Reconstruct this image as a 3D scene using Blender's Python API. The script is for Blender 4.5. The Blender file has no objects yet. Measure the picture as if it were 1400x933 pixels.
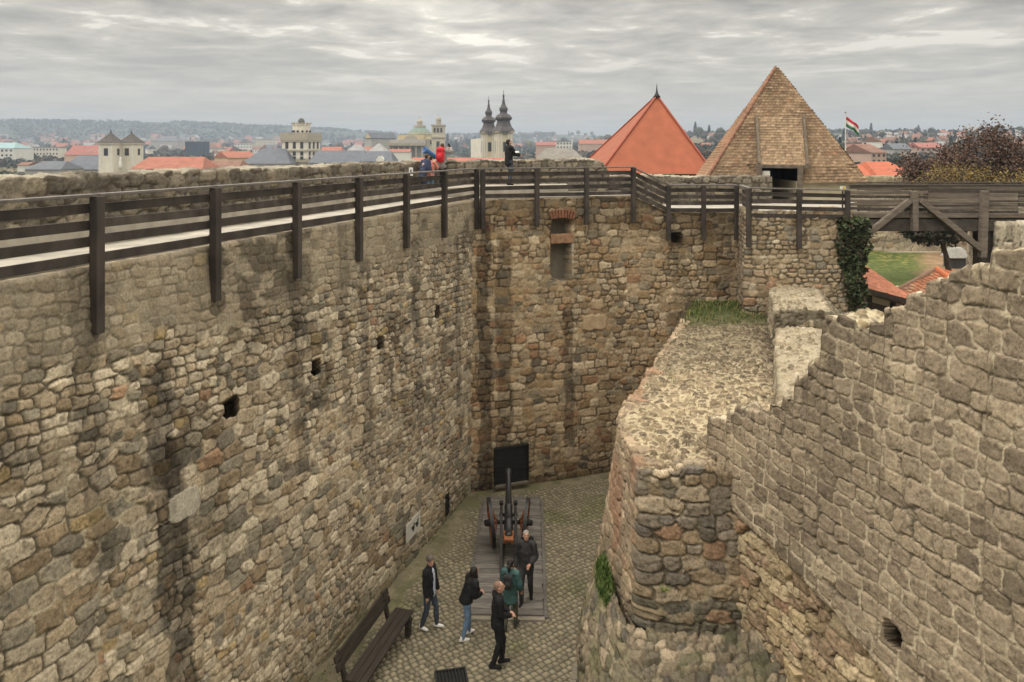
import bpy, bmesh, math, random
import numpy as np
from mathutils import Vector, Matrix
random.seed(7)
SC = bpy.context.scene
COL = SC.collection
R = math.radians
# ------------------------------------------------------------------ camera
EYE = 11.2
F, HU, HV = 1050.0, 700.0, 203.0
cam_d = bpy.data.cameras.new('camera')
cam = bpy.data.objects.new('camera', cam_d)
COL.objects.link(cam)
cam.location = (0, 0, EYE)
cam.rotation_euler = (R(90), 0, 0)
cam_d.sensor_width = 36.0
cam_d.lens = 27.0
cam_d.shift_y = -0.1882
cam_d.clip_start = 0.1
cam_d.clip_end = 20000
SC.camera = cam
# ------------------------------------------------------------------ view
SC.view_settings.view_transform = 'Standard'
SC.view_settings.look = 'None'
SC.view_settings.gamma = 1
SC.view_settings.exposure = 0.55
SC.view_settings.use_curve_mapping = False
SC.cycles.use_denoising = True
SC.cycles.max_bounces = 6
SC.cycles.volume_bounces = 0
# ------------------------------------------------------------------ sun (behind an overcast)
SUN_EL, SUN_AZ = 58.0, -115.0       # azimuth measured from +Y clockwise
sd = bpy.data.lights.new('sun', 'SUN')
sun = bpy.data.objects.new('sun', sd)
COL.objects.link(sun)
sd.energy = 1.5
sd.angle = R(40)
sd.color = (1.0, 0.935, 0.87)
sun.rotation_euler = (R(90 - SUN_EL), 0, R(180 - SUN_AZ))
sun.location = (0, 0, 60)
# ------------------------------------------------------------------ sky
W = bpy.data.worlds.new('World')
SC.world = W
W.use_nodes = True
def build_world():
    nt = W.node_tree; nt.nodes.clear()
    N = nt.nodes.new; L = nt.links.new
    out = N('ShaderNodeOutputWorld')
    tc = N('ShaderNodeTexCoord')
    sep = N('ShaderNodeSeparateXYZ'); L(tc.outputs['Generated'], sep.inputs[0])
    def m(op, a, b=None, c=None, clamp=False):
        n = N('ShaderNodeMath'); n.operation = op; n.use_clamp = clamp
        for i, v in enumerate((a, b, c)):
            if v is None: continue
            if isinstance(v, (int, float)): n.inputs[i].default_value = v
            else: L(v, n.inputs[i])
        return n.outputs[0]
    z = m('MAXIMUM', sep.outputs[2], 0.0)
    zz = m('ADD', z, 0.05)
    px = m('DIVIDE', sep.outputs[0], zz); py = m('DIVIDE', sep.outputs[1], zz)
    cmb = N('ShaderNodeCombineXYZ'); L(px, cmb.inputs[0]); L(py, cmb.inputs[1])
    def noise(sx, sy, det, rough, dist=0.0, rot=0.0, off=0.0):
        mp = N('ShaderNodeMapping'); mp.inputs['Scale'].default_value = (sx, sy, 1)
        mp.inputs['Rotation'].default_value = (0, 0, rot); mp.inputs['Location'].default_value = (off, off * .7, 0)
        L(cmb.outputs[0], mp.inputs[0])
        n = N('ShaderNodeTexNoise'); n.inputs['Scale'].default_value = 1; n.inputs['Detail'].default_value = det
        n.inputs['Roughness'].default_value = rough; n.inputs['Distortion'].default_value = dist
        L(mp.outputs[0], n.inputs['Vector']); return n.outputs[0]
    n1 = noise(1.5, 1.5, 5, 0.56, 0.5, R(20), 3.1)     # ripples
    n2 = noise(0.45, 0.5, 3, 0.5, 0.6, R(-12), 7.7)   # broad patches
    n3 = noise(3.6, 3.0, 4, 0.6, 0.3, R(20), 1.3)
    c = m('ADD', m('MULTIPLY', n1, 0.55), m('ADD', m('MULTIPLY', n2, 0.42), m('MULTIPLY', n3, 0.22)))
    c = m('MULTIPLY_ADD', c, 5.0, -2.44, True)        # 0..1 : thin -> bright
    fade = m('MULTIPLY_ADD', m('MULTIPLY_ADD', z, 10.0, -0.60, True), 0.74, 0.26)      # ripples melt into haze near the horizon
    c = m('ADD', m('MULTIPLY', c, fade), m('MULTIPLY', m('SUBTRACT', 1.0, fade), 0.74))
    rmp = N('ShaderNodeValToRGB'); L(c, rmp.inputs[0])
    e = rmp.color_ramp.elements
    e[0].position = 0.0; e[0].color = (0.29, 0.278, 0.258, 1)
    e[1].position = 1.0; e[1].color = (0.80, 0.77, 0.705, 1)
    k = e.new(0.38); k.color = (0.39, 0.375, 0.345, 1)
    k = e.new(0.62); k.color = (0.46, 0.442, 0.400, 1)
    k = e.new(0.82); k.color = (0.55, 0.525, 0.475, 1)
    for el in e: el.color = (el.color[0] * 1.035, el.color[1] * 1.0, el.color[2] * 0.945, 1)
    # the cloud sheet is brighter overhead than near the horizon, as overcast skies are
    up = m('MULTIPLY', m('SUBTRACT', z, 0.20, None), 2.6, None, True)
    gain = m('MULTIPLY_ADD', up, SKY_UP, 1.0)
    # thinner cloud where the sun stands behind it, high ahead
    dt = N('ShaderNodeVectorMath'); dt.operation = 'DOT_PRODUCT'
    L(tc.outputs['Generated'], dt.inputs[0]); dt.inputs[1].default_value = Vector((-0.09, 0.95, 0.25)).normalized()
    gl = m('POWER', m('MAXIMUM', dt.outputs['Value'], 0.0), 90.0)
    gain = m('ADD', gain, m('MULTIPLY', gl, 0.55))
    mul = N('ShaderNodeVectorMath'); mul.operation = 'SCALE'; L(rmp.outputs[0], mul.inputs[0]); L(gain, mul.inputs['Scale'])
    bg = N('ShaderNodeBackground'); L(mul.outputs[0], bg.inputs[0]); bg.inputs[1].default_value = 0.89
    sky = N('ShaderNodeTexSky'); sky.sky_type = 'NISHITA'; sky.sun_disc = False
    sky.sun_elevation = R(SUN_EL); sky.sun_rotation = R(SUN_AZ)
    bs = N('ShaderNodeBackground'); L(sky.outputs[0], bs.inputs[0]); bs.inputs[1].default_value = 0.06
    mix = N('ShaderNodeMixShader'); mix.inputs[0].default_value = 0.92
    L(bs.outputs[0], mix.inputs[1]); L(bg.outputs[0], mix.inputs[2])
    L(mix.outputs[0], out.inputs[0])
SKY_UP = 2.6
build_world()

# ------------------------------------------------------------------ helpers
def P(u, v, y):
    """the point that stands y metres ahead and shows at photo position (u, v)"""
    return Vector(((u - HU) / F * y, y, EYE - (v - HV) / F * y))
def link(o, parent=None):
    COL.objects.link(o)
    if parent is not None: o.parent = parent
    return o
def tag(o, label=None, cat=None, group=None, kind=None):
    if label: o['label'] = label
    if cat: o['category'] = cat
    if group: o['group'] = group
    if kind: o['kind'] = kind
    return o
def empty(name, loc=(0, 0, 0), rz=0.0, **k):
    o = bpy.data.objects.new(name, None); link(o)
    o.location = loc; o.rotation_euler = (0, 0, rz); o.empty_display_size = 0.3
    return tag(o, **k)
def copy_tree(o, parent=None):
    c = o.copy(); COL.objects.link(c)
    c.parent = parent
    for ch in list(o.children): copy_tree(ch, c)
    return c
_mats = {}
def mat(name, col, rough=0.85, var=0.18, scale=6.0, bump=0.15, bscale=30.0, metal=0.0, spec=0.3, stretch=None, col2=None, two_scale=None):
    """procedural surface: noise-varied colour and a noise bump, in object space"""
    if name in _mats: return _mats[name]
    m = bpy.data.materials.new(name); m.use_nodes = True; _mats[name] = m
    nt = m.node_tree; N = nt.nodes.new; L = nt.links.new
    b = nt.nodes['Principled BSDF']
    b.inputs['Roughness'].default_value = rough; b.inputs['Metallic'].default_value = metal
    b.inputs['Specular IOR Level'].default_value = spec
    tc = N('ShaderNodeTexCoord'); mp = N('ShaderNodeMapping'); L(tc.outputs['Object'], mp.inputs[0])
    if stretch: mp.inputs['Scale'].default_value = stretch
    n = N('ShaderNodeTexNoise'); n.inputs['Scale'].default_value = scale; n.inputs['Detail'].default_value = 5
    L(mp.outputs[0], n.inputs['Vector'])
    mr = N('ShaderNodeMapRange'); mr.inputs[1].default_value = 0.3; mr.inputs[2].default_value = 0.7
    mr.inputs[3].default_value = 0; mr.inputs[4].default_value = 1
    L(n.outputs[0], mr.inputs[0])
    mx = N('ShaderNodeMix'); mx.data_type = 'RGBA'
    c2 = col2 if col2 else tuple(min(1, c * (1 + var)) for c in col)
    c1 = col if col2 else tuple(c * (1 - var) for c in col)
    mx.inputs[6].default_value = (*c1, 1); mx.inputs[7].default_value = (*c2, 1)
    L(mr.outputs[0], mx.inputs[0]); L(mx.outputs[2], b.inputs['Base Color'])
    if bump:
        n2 = N('ShaderNodeTexNoise'); n2.inputs['Scale'].default_value = bscale; n2.inputs['Detail'].default_value = 4
        L(mp.outputs[0], n2.inputs['Vector'])
        bp = N('ShaderNodeBump'); bp.inputs['Strength'].default_value = bump; bp.inputs['Distance'].default_value = 0.02
        L(n2.outputs[0], bp.inputs['Height']); L(bp.outputs[0], b.inputs['Normal'])
    return m
def attr_mat(name, rough=0.92, nscale=26.0, nvar=0.38, bump=0.55, bscale=42.0, spec=0.2):
    """masonry: every stone carries its own colour; grain, pits and bump come from noise"""
    if name in _mats: return _mats[name]
    m = bpy.data.materials.new(name); m.use_nodes = True; _mats[name] = m
    nt = m.node_tree; N = nt.nodes.new; L = nt.links.new
    b = nt.nodes['Principled BSDF']; b.inputs['Roughness'].default_value = rough
    b.inputs['Specular IOR Level'].default_value = spec
    at = N('ShaderNodeAttribute'); at.attribute_name = 'col'
    tc = N('ShaderNodeTexCoord')
    n = N('ShaderNodeTexNoise'); n.inputs['Scale'].default_value = nscale; n.inputs['Detail'].default_value = 8
    n.inputs['Roughness'].default_value = 0.7; L(tc.outputs['Object'], n.inputs['Vector'])
    mr = N('ShaderNodeMapRange'); mr.inputs[1].default_value = 0.3; mr.inputs[2].default_value = 0.7
    mr.inputs[3].default_value = 1 - nvar; mr.inputs[4].default_value = 1 + nvar; L(n.outputs[0], mr.inputs[0])
    sc = N('ShaderNodeVectorMath'); sc.operation = 'SCALE'; L(at.outputs['Color'], sc.inputs[0]); L(mr.outputs[0], sc.inputs['Scale'])
    L(sc.outputs[0], b.inputs['Base Color'])
    n2 = N('ShaderNodeTexNoise'); n2.inputs['Scale'].default_value = bscale; n2.inputs['Detail'].default_value = 6
    n2.inputs['Roughness'].default_value = 0.65; L(tc.outputs['Object'], n2.inputs['Vector'])
    bp = N('ShaderNodeBump'); bp.inputs['Strength'].default_value = bump; bp.inputs['Distance'].default_value = 0.025
    L(n2.outputs[0], bp.inputs['Height']); L(bp.outputs[0], b.inputs['Normal'])
    return m

class MB:
    """collects shapes, then links them as ONE mesh object"""
    def __init__(s): s.v = []; s.f = []; s.m = []; s.mi = 0
    def add(s, vs, fs):
        o = len(s.v); s.v += [tuple(p) for p in vs]
        for f in fs: s.f.append(tuple(i + o for i in f)); s.m.append(s.mi)
        return s
    def box(s, c, d, rz=0.0, M=None, taper=1.0):
        hx, hy, hz = d[0] / 2, d[1] / 2, d[2] / 2
        pts = []
        for z in (-hz, hz):
            k = taper if z > 0 else 1.0
            for x, y in ((-hx, -hy), (hx, -hy), (hx, hy), (-hx, hy)): pts.append(Vector((x * k, y * k, z)))
        if M is None: M = Matrix.Rotation(rz, 3, 'Z')
        pts = [M @ p + Vector(c) for p in pts]
        return s.add(pts, [(3, 2, 1, 0), (4, 5, 6, 7), (0, 1, 5, 4), (1, 2, 6, 5), (2, 3, 7, 6), (3, 0, 4, 7)])
    def bar(s, a, b, w, h, up=(0, 0, 1)):
        """box beam from a to b, w across, h along 'up'"""
        a, b = Vector(a), Vector(b); d = b - a; L = d.length; d.normalize()
        u = Vector(up); x = d.cross(u)
        if x.length < 1e-4: x = Vector((1, 0, 0))
        x.normalize(); z = x.cross(d).normalized()
        M = Matrix((x, d, z)).transposed()
        return s.box((a + b) / 2, (w, L, h), M=M)
    def rings(s, rings, cap0=True, cap1=True):
        n = len(rings[0]); o = len(s.v); fs = []
        for k in range(len(rings) - 1):
            for i in range(n):
                j = (i + 1) % n
                fs.append((k * n + i, k * n + j, (k + 1) * n + j, (k + 1) * n + i))
        if cap0: fs.append(tuple(range(n - 1, -1, -1)))
        if cap1: fs.append(tuple((len(rings) - 1) * n + i for i in range(n)))
        return s.add([p for r in rings for p in r], fs)
    def lathe(s, prof, M=None, n=20, rot=0.0):
        M = M or Matrix.Identity(4)
        rs = [[M @ Vector((r * math.cos(rot + 2 * math.pi * i / n), r * math.sin(rot + 2 * math.pi * i / n), z)) for i in range(n)] for r, z in prof]
        return s.rings(rs)
    def tube(s, pts, rad, n=8):
        pts = [Vector(p) for p in pts]; rs = []
        if not hasattr(rad, '__len__'): rad = [rad] * len(pts)
        for i, p in enumerate(pts):
            d = (pts[min(i + 1, len(pts) - 1)] - pts[max(i - 1, 0)]).normalized()
            x = d.cross(Vector((0.13, 0.21, 1))); x.normalize(); y = d.cross(x)
            rs.append([p + float(rad[i]) * (math.cos(2 * math.pi * k / n) * x + math.sin(2 * math.pi * k / n) * y) for k in range(n)])
        return s.rings(rs)
    def ball(s, c, r, n=10, k=7):
        c = Vector(c)
        if not hasattr(r, '__len__'): r = (r, r, r)
        prof = [(max(1e-3, math.sin(math.pi * i / k)), -math.cos(math.pi * i / k)) for i in range(k + 1)]
        return s.lathe(prof, Matrix.Translation(c) @ Matrix.Diagonal((*r, 1)), n)
    def prism(s, poly, z0, z1):
        n = len(poly)
        vs = [(x, y, z0) for x, y in poly] + [(x, y, z1) for x, y in poly]
        fs = [tuple(range(n - 1, -1, -1)), tuple(range(n, 2 * n))] + [(i, (i + 1) % n, n + (i + 1) % n, n + i) for i in range(n)]
        return s.add(vs, fs)
    def build(s, name, mats, parent=None, smooth=False, bevel=0.0, **k):
        me = bpy.data.meshes.new(name); me.from_pydata(s.v, [], s.f)
        if not isinstance(mats, (list, tuple)): mats = [mats]
        for m in mats: me.materials.append(m)
        if len(mats) > 1: me.polygons.foreach_set('material_index', s.m)
        if smooth: me.polygons.foreach_set('use_smooth', [True] * len(me.polygons))
        me.update()
        o = bpy.data.objects.new(name, me); link(o, parent)
        if bevel:
            b = o.modifiers.new('bevel', 'BEVEL'); b.width = bevel; b.segments = 2; b.limit_method = 'ANGLE'
        return tag(o, **k)

# ------------------------------------------------------------------ numeric noise
def _h(i, j, k):
    x = (np.asarray(i).astype(np.int64) * 374761393 + np.asarray(j).astype(np.int64) * 668265263 + int(k) * 2147483647 + 1013904223) & 0xffffffff
    x = ((x ^ (x >> 13)) * 1274126177) & 0xffffffff
    x = ((x ^ (x >> 16)) * 2246822519) & 0xffffffff
    x = x ^ (x >> 15)
    return (x & 0xffffff).astype(np.float64) / 16777216.0
def vnoise(x, y, k=0):
    i = np.floor(x); j = np.floor(y); fx = x - i; fy = y - j
    fx = fx * fx * (3 - 2 * fx); fy = fy * fy * (3 - 2 * fy)
    a = _h(i, j, k); b = _h(i + 1, j, k); c = _h(i, j + 1, k); d = _h(i + 1, j + 1, k)
    return (a + (b - a) * fx) * (1 - fy) + (c + (d - c) * fx) * fy
def fbm(x, y, k=0, o=4):
    s = 0.0; a = 0.5; t = 0.0
    for n in range(o):
        s = s + a * vnoise(x * 2 ** n + 17.3 * n, y * 2 ** n - 9.1 * n, k + n); t += a; a *= 0.5
    return s / t
def sstep(a, b, x):
    t = np.clip((x - a) / (b - a), 0, 1); return t * t * (3 - 2 * t)
def stones(S, T, cw, ch, seed, jx=0.5, jy=0.45, p=3.0, wv=0.3, warp=0.06):
    """rubble courses: for every sample the stone it lies on, how far the joint is (m), and where on the stone"""
    S = S + warp * (fbm(S * 1.7, T * 1.7, seed + 50) - 0.5) * 2 + warp * 0.5 * (vnoise(S * 6, T * 6, seed + 52) - 0.5)
    T = T + warp * (fbm(S * 1.3 + 40, T * 1.3, seed + 51) - 0.5) * 2.4 + warp * 0.5 * (vnoise(S * 6 + 9, T * 6, seed + 53) - 0.5)
    j0 = np.floor(T / ch)
    F1 = np.full(S.shape, 1e9); F2 = F1.copy(); I = np.zeros(S.shape); J = I.copy(); DX = I.copy(); DY = I.copy()
    for dj in (-1, 0, 1):
        j = j0 + dj
        cwj = cw * (0.72 + 0.6 * _h(j, j * 0, seed + 1)); off = _h(j, j * 0 + 5, seed + 2) * cw
        i0 = np.floor((S - off) / cwj)
        for di in (-1, 0, 1):
            i = i0 + di
            x = off + (i + 0.5 + jx * (_h(i, j, seed + 3) - 0.5)) * cwj
            y = (j + 0.5 + jy * (_h(i, j, seed + 4) - 0.5)) * ch
            dx = (S - x) / cwj; dy = (T - y) / ch
            d = (np.abs(dx) ** p + np.abs(dy) ** p) ** (1 / p) * (1 + wv * (_h(i, j, seed + 5) - 0.5) * 2)
            n1 = d < F1
            F2 = np.where(n1, F1, np.minimum(F2, d))
            I = np.where(n1, i, I); J = np.where(n1, j, J); DX = np.where(n1, dx, DX); DY = np.where(n1, dy, DY)
            F1 = np.where(n1, d, F1)
    return I, J, (F2 - F1) * 0.5 * ch, DX, DY
def masonry(S, T, cw, ch, seed, pal, mortar, depth=0.05, joint=0.022, jx=0.5, jy=0.45, p=3.0, wv=0.3, warp=0.06, smear=0.35, bright=0.22, second=None, rough=0.012, protr=0.6, crack=0.011, cracks=0.45, fill=0.10):
    """height (m) and colour of a rubble wall; pal = [(weight, colour)]"""
    def one(cw, ch, seed):
        I, J, e, dx, dy = stones(S, T, cw, ch, seed, jx, jy, p, wv, warp)
        r1 = _h(I, J, seed + 11); r2 = _h(I, J, seed + 12); r3 = _h(I, J, seed + 13); r4 = _h(I, J, seed + 14); r5 = _h(I, J, seed + 15)
        e = e + 0.009 * (fbm(S * 13, T * 13, seed + 16, 3) - 0.5) * 2 + 0.007 * (vnoise(S * 34, T * 34, seed + 17) - 0.5)
        prof = 1 - np.exp(-(np.maximum(e - 0.25 * joint, 0) / (0.30 * joint)) ** 1.3)
        h = depth * (prof * (1 - protr + protr * 2 * r1)) + depth * 0.40 * prof * (dx * (r2 - 0.5) + dy * (r3 - 0.5)) * 2
        return h, e, r4, r5, prof
    h, e, r4, r5, prof = one(cw, ch, seed)
    if second:
        h2, e2, q4, q5, prof2 = one(second[0], second[1], seed + 200)
        msk = fbm(S * 0.55 + 3, T * 0.55, seed + 77, 3) > second[2]
        h = np.where(msk, h2, h); e = np.where(msk, e2, e); r4 = np.where(msk, q4, r4); r5 = np.where(msk, q5, r5); prof = np.where(msk, prof2, prof)
    # smeared pointing that half covers the stones
    sm = sstep(0.5, 0.75, fbm(S * 1.1 + 8, T * 1.1 + 2, seed + 88, 4)) * smear
    lvl = depth * (fill + (1 - fill) * sm) * (0.8 + 0.4 * fbm(S * 5, T * 5, seed + 89, 3))
    onm = sstep(-0.004, 0.012, lvl - h)
    H = np.maximum(h, lvl) + rough * (fbm(S * 9, T * 9, seed + 90, 4) - 0.5) * 2.4 + rough * 0.7 * (fbm(S * 26, T * 26, seed + 94, 2) - 0.5) * 2 + rough * 1.6 * (fbm(S * 2.2, T * 2.2, seed + 91, 3) - 0.5) * 2
    w = np.array([a for a, _ in pal], float); w = np.cumsum(w / w.sum()); cols = np.array([c for _, c in pal], float)
    C = cols[np.clip(np.searchsorted(w, r4), 0, len(pal) - 1)]
    C = C * (1 + bright * (r5 - 0.5) * 2)[..., None]
    blot = fbm(S * 11, T * 11, seed + 92, 4); C = C * (0.80 + 0.40 * blot)[..., None]; pit_dark = sstep(0.60, 0.72, fbm(S * 17, T * 17, seed + 95, 3)); C = C * (1 - 0.38 * pit_dark)[..., None]
    C = C * (0.76 + 0.48 * fbm(S * 0.5, T * 0.5, seed + 97, 3))[..., None]
    Mc = np.array(mortar) * (0.8 + 0.4 * fbm(S * 3, T * 3, seed + 93, 4))[..., None]
    C = C * (1 - onm)[..., None] + Mc * onm[..., None]
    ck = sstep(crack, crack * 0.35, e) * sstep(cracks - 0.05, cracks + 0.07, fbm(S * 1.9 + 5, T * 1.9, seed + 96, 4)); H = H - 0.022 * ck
    C = C * (1 - 0.8 * ck)[..., None] + np.array((0.075, 0.06, 0.042)) * (0.8 * ck)[..., None]  # dark crack dirt; its colour also carries groove shade the soft light lacks
    return H, C, prof, onm
def sheet(name, Pm, H, C, material, parent=None, flip=False, caps=False, shift=None, **k):
    """grid Pm (t, s, 3) pushed out by H along its own normal, one colour per vertex"""
    ds = np.gradient(Pm, axis=1); dt = np.gradient(Pm, axis=0)
    n = np.cross(ds, dt)
    n = n / np.maximum(np.linalg.norm(n, axis=2, keepdims=True), 1e-9)
    if flip: n = -n
    V = Pm + n * H[..., None]
    if shift is not None: V = V + shift
    nt, ns = V.shape[:2]
    idx = np.arange(nt * ns).reshape(nt, ns)
    a, b, c, d = idx[:-1, :-1], idx[:-1, 1:], idx[1:, 1:], idx[1:, :-1]
    q = np.stack([a, d, c, b] if flip else [a, b, c, d], axis=-1).reshape(-1, 4)
    me = bpy.data.meshes.new(name)
    nv = nt * ns; nf = len(q)
    extra = []
    if caps:
        lo = list(range(0, nv, ns)); hi = list(range(ns - 1, nv, ns))
        extra = [lo, hi[::-1]] if not flip else [lo[::-1], hi]
    me.vertices.add(nv); me.vertices.foreach_set('co', V.reshape(-1).astype(np.float32))
    nl = nf * 4 + sum(len(x) for x in extra)
    me.loops.add(nl)
    li = np.concatenate([q.reshape(-1)] + [np.array(x) for x in extra]) if extra else q.reshape(-1)
    me.loops.foreach_set('vertex_index', li.astype(np.int32))
    me.polygons.add(nf + len(extra))
    st = list(np.arange(nf) * 4); t = nf * 4
    for x in extra: st.append(t); t += len(x)
    me.polygons.foreach_set('loop_start', np.array(st, dtype=np.int32))
    me.polygons.foreach_set('use_smooth', np.ones(nf + len(extra), dtype=bool))
    me.update(calc_edges=True)
    at = me.attributes.new('col', 'FLOAT_COLOR', 'POINT')
    rgba = np.ones((nv, 4), np.float32); rgba[:, :3] = np.clip(C.reshape(-1, 3), 0.005, 0.9)
    at.data.foreach_set('color', rgba.reshape(-1))
    me.materials.append(material)
    o = bpy.data.objects.new(name, me); link(o, parent)
    return tag(o, **k)
def arc(Pm):
    """running lengths along s and along t of a grid"""
    ds = np.linalg.norm(np.diff(Pm, axis=1), axis=2); S = np.concatenate([np.zeros((Pm.shape[0], 1)), np.cumsum(ds, axis=1)], axis=1)
    dt = np.linalg.norm(np.diff(Pm, axis=0), axis=2); T = np.concatenate([np.zeros((1, Pm.shape[1])), np.cumsum(dt, axis=0)], axis=0)
    return S, T
def proj(Pm):
    return HU + F * Pm[..., 0] / Pm[..., 1], HV + F * (EYE - Pm[..., 2]) / Pm[..., 1]
def locate(Pm, S, T, u, v):
    """the spot on a wall grid that a photo position falls on"""
    U, V = proj(Pm); k = np.argmin((U - u) ** 2 + (V - v) ** 2); return S.flat[k], T.flat[k]
def resample(pts, n=None, step=None, smooth=0):
    pts = np.array(pts, float); L = np.concatenate([[0], np.cumsum(np.linalg.norm(np.diff(pts, axis=0), axis=1))])
    if n is None: n = max(2, int(L[-1] / step))
    s = np.linspace(0, L[-1], n); q = np.stack([np.interp(s, L, pts[:, k]) for k in range(pts.shape[1])], axis=1)
    for _ in range(smooth): q[1:-1] = (q[:-2] + 2 * q[1:-1] + q[2:]) / 4
    return q
def normals2(path, side=1):
    d = np.gradient(path, axis=0); d /= np.linalg.norm(d, axis=1, keepdims=True)
    return np.stack([d[:, 1], -d[:, 0]], axis=1) * side        # to the right of travel
def ground_z(y): return -0.07 * (y - 17.0)
def hole(H, S, T, s0, t0, w, h, deep, seed=0, r=0.35):
    """press an opening into the wall"""
    a = np.abs(S - s0) / (w / 2) + 0.18 * (fbm(S * 7, T * 7, 900 + seed, 3) - 0.5); b = np.abs(T - t0) / (h / 2) + 0.22 * (fbm(S * 7 + 5, T * 7, 901 + seed, 3) - 0.5)
    m = (a ** 5 + b ** 5) < 1
    return np.where(m, -deep, H), m
# =================================================================== MASONRY
TAN = (0.37, 0.298, 0.205); LIGHT = (0.47, 0.40, 0.292); GREY = (0.245, 0.215, 0.16); DARK = (0.15, 0.13, 0.104)
RED = (0.31, 0.20, 0.125); YEL = (0.43, 0.31, 0.14); BRN = (0.27, 0.205, 0.13)
MORT = (0.33, 0.28, 0.195)
M_ST = attr_mat('rubble_stone')
M_ST2 = attr_mat('squared_stone', nscale=30, nvar=0.32, bump=0.5)
M_COB = attr_mat('cobble_stone', rough=0.7, nscale=20, nvar=0.3, bump=0.35, bscale=60, spec=0.35)
WALK = 9.42       # upper wall walk
WALK2 = 8.80      # lower wall walk
def ftop_x(y): return -10.144 + 0.334 * y       # line of the railing posts on the left wall
def stain(C, S, T, s0, width, t0, t1, amt, seed):
    """dark water streak with ragged sides"""
    a = 1 - sstep(0.35, 1.0, np.abs(S - s0 - 0.25 * (fbm(T * 0.9, S * 0 + seed, seed, 3) - 0.5)) / width + 0.9 * (fbm(S * 5, T * 2.2, seed + 1, 5) - 0.5))
    a = a * sstep(t0 - 0.4, t0 + 0.3, T) * (1 - sstep(t1 - 0.3, t1 + 0.4, T)) * (0.55 + 0.7 * fbm(S * 5, T * 3, seed + 2, 4))
    a = np.clip(sstep(0.22, 0.62, a) * amt * (0.6 + 0.55 * fbm(S * 9, T * 6, seed + 3, 3)), 0, 0.9)[..., None]
    return C * (1 - a) + C * np.array((0.27, 0.27, 0.28)) * a

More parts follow.
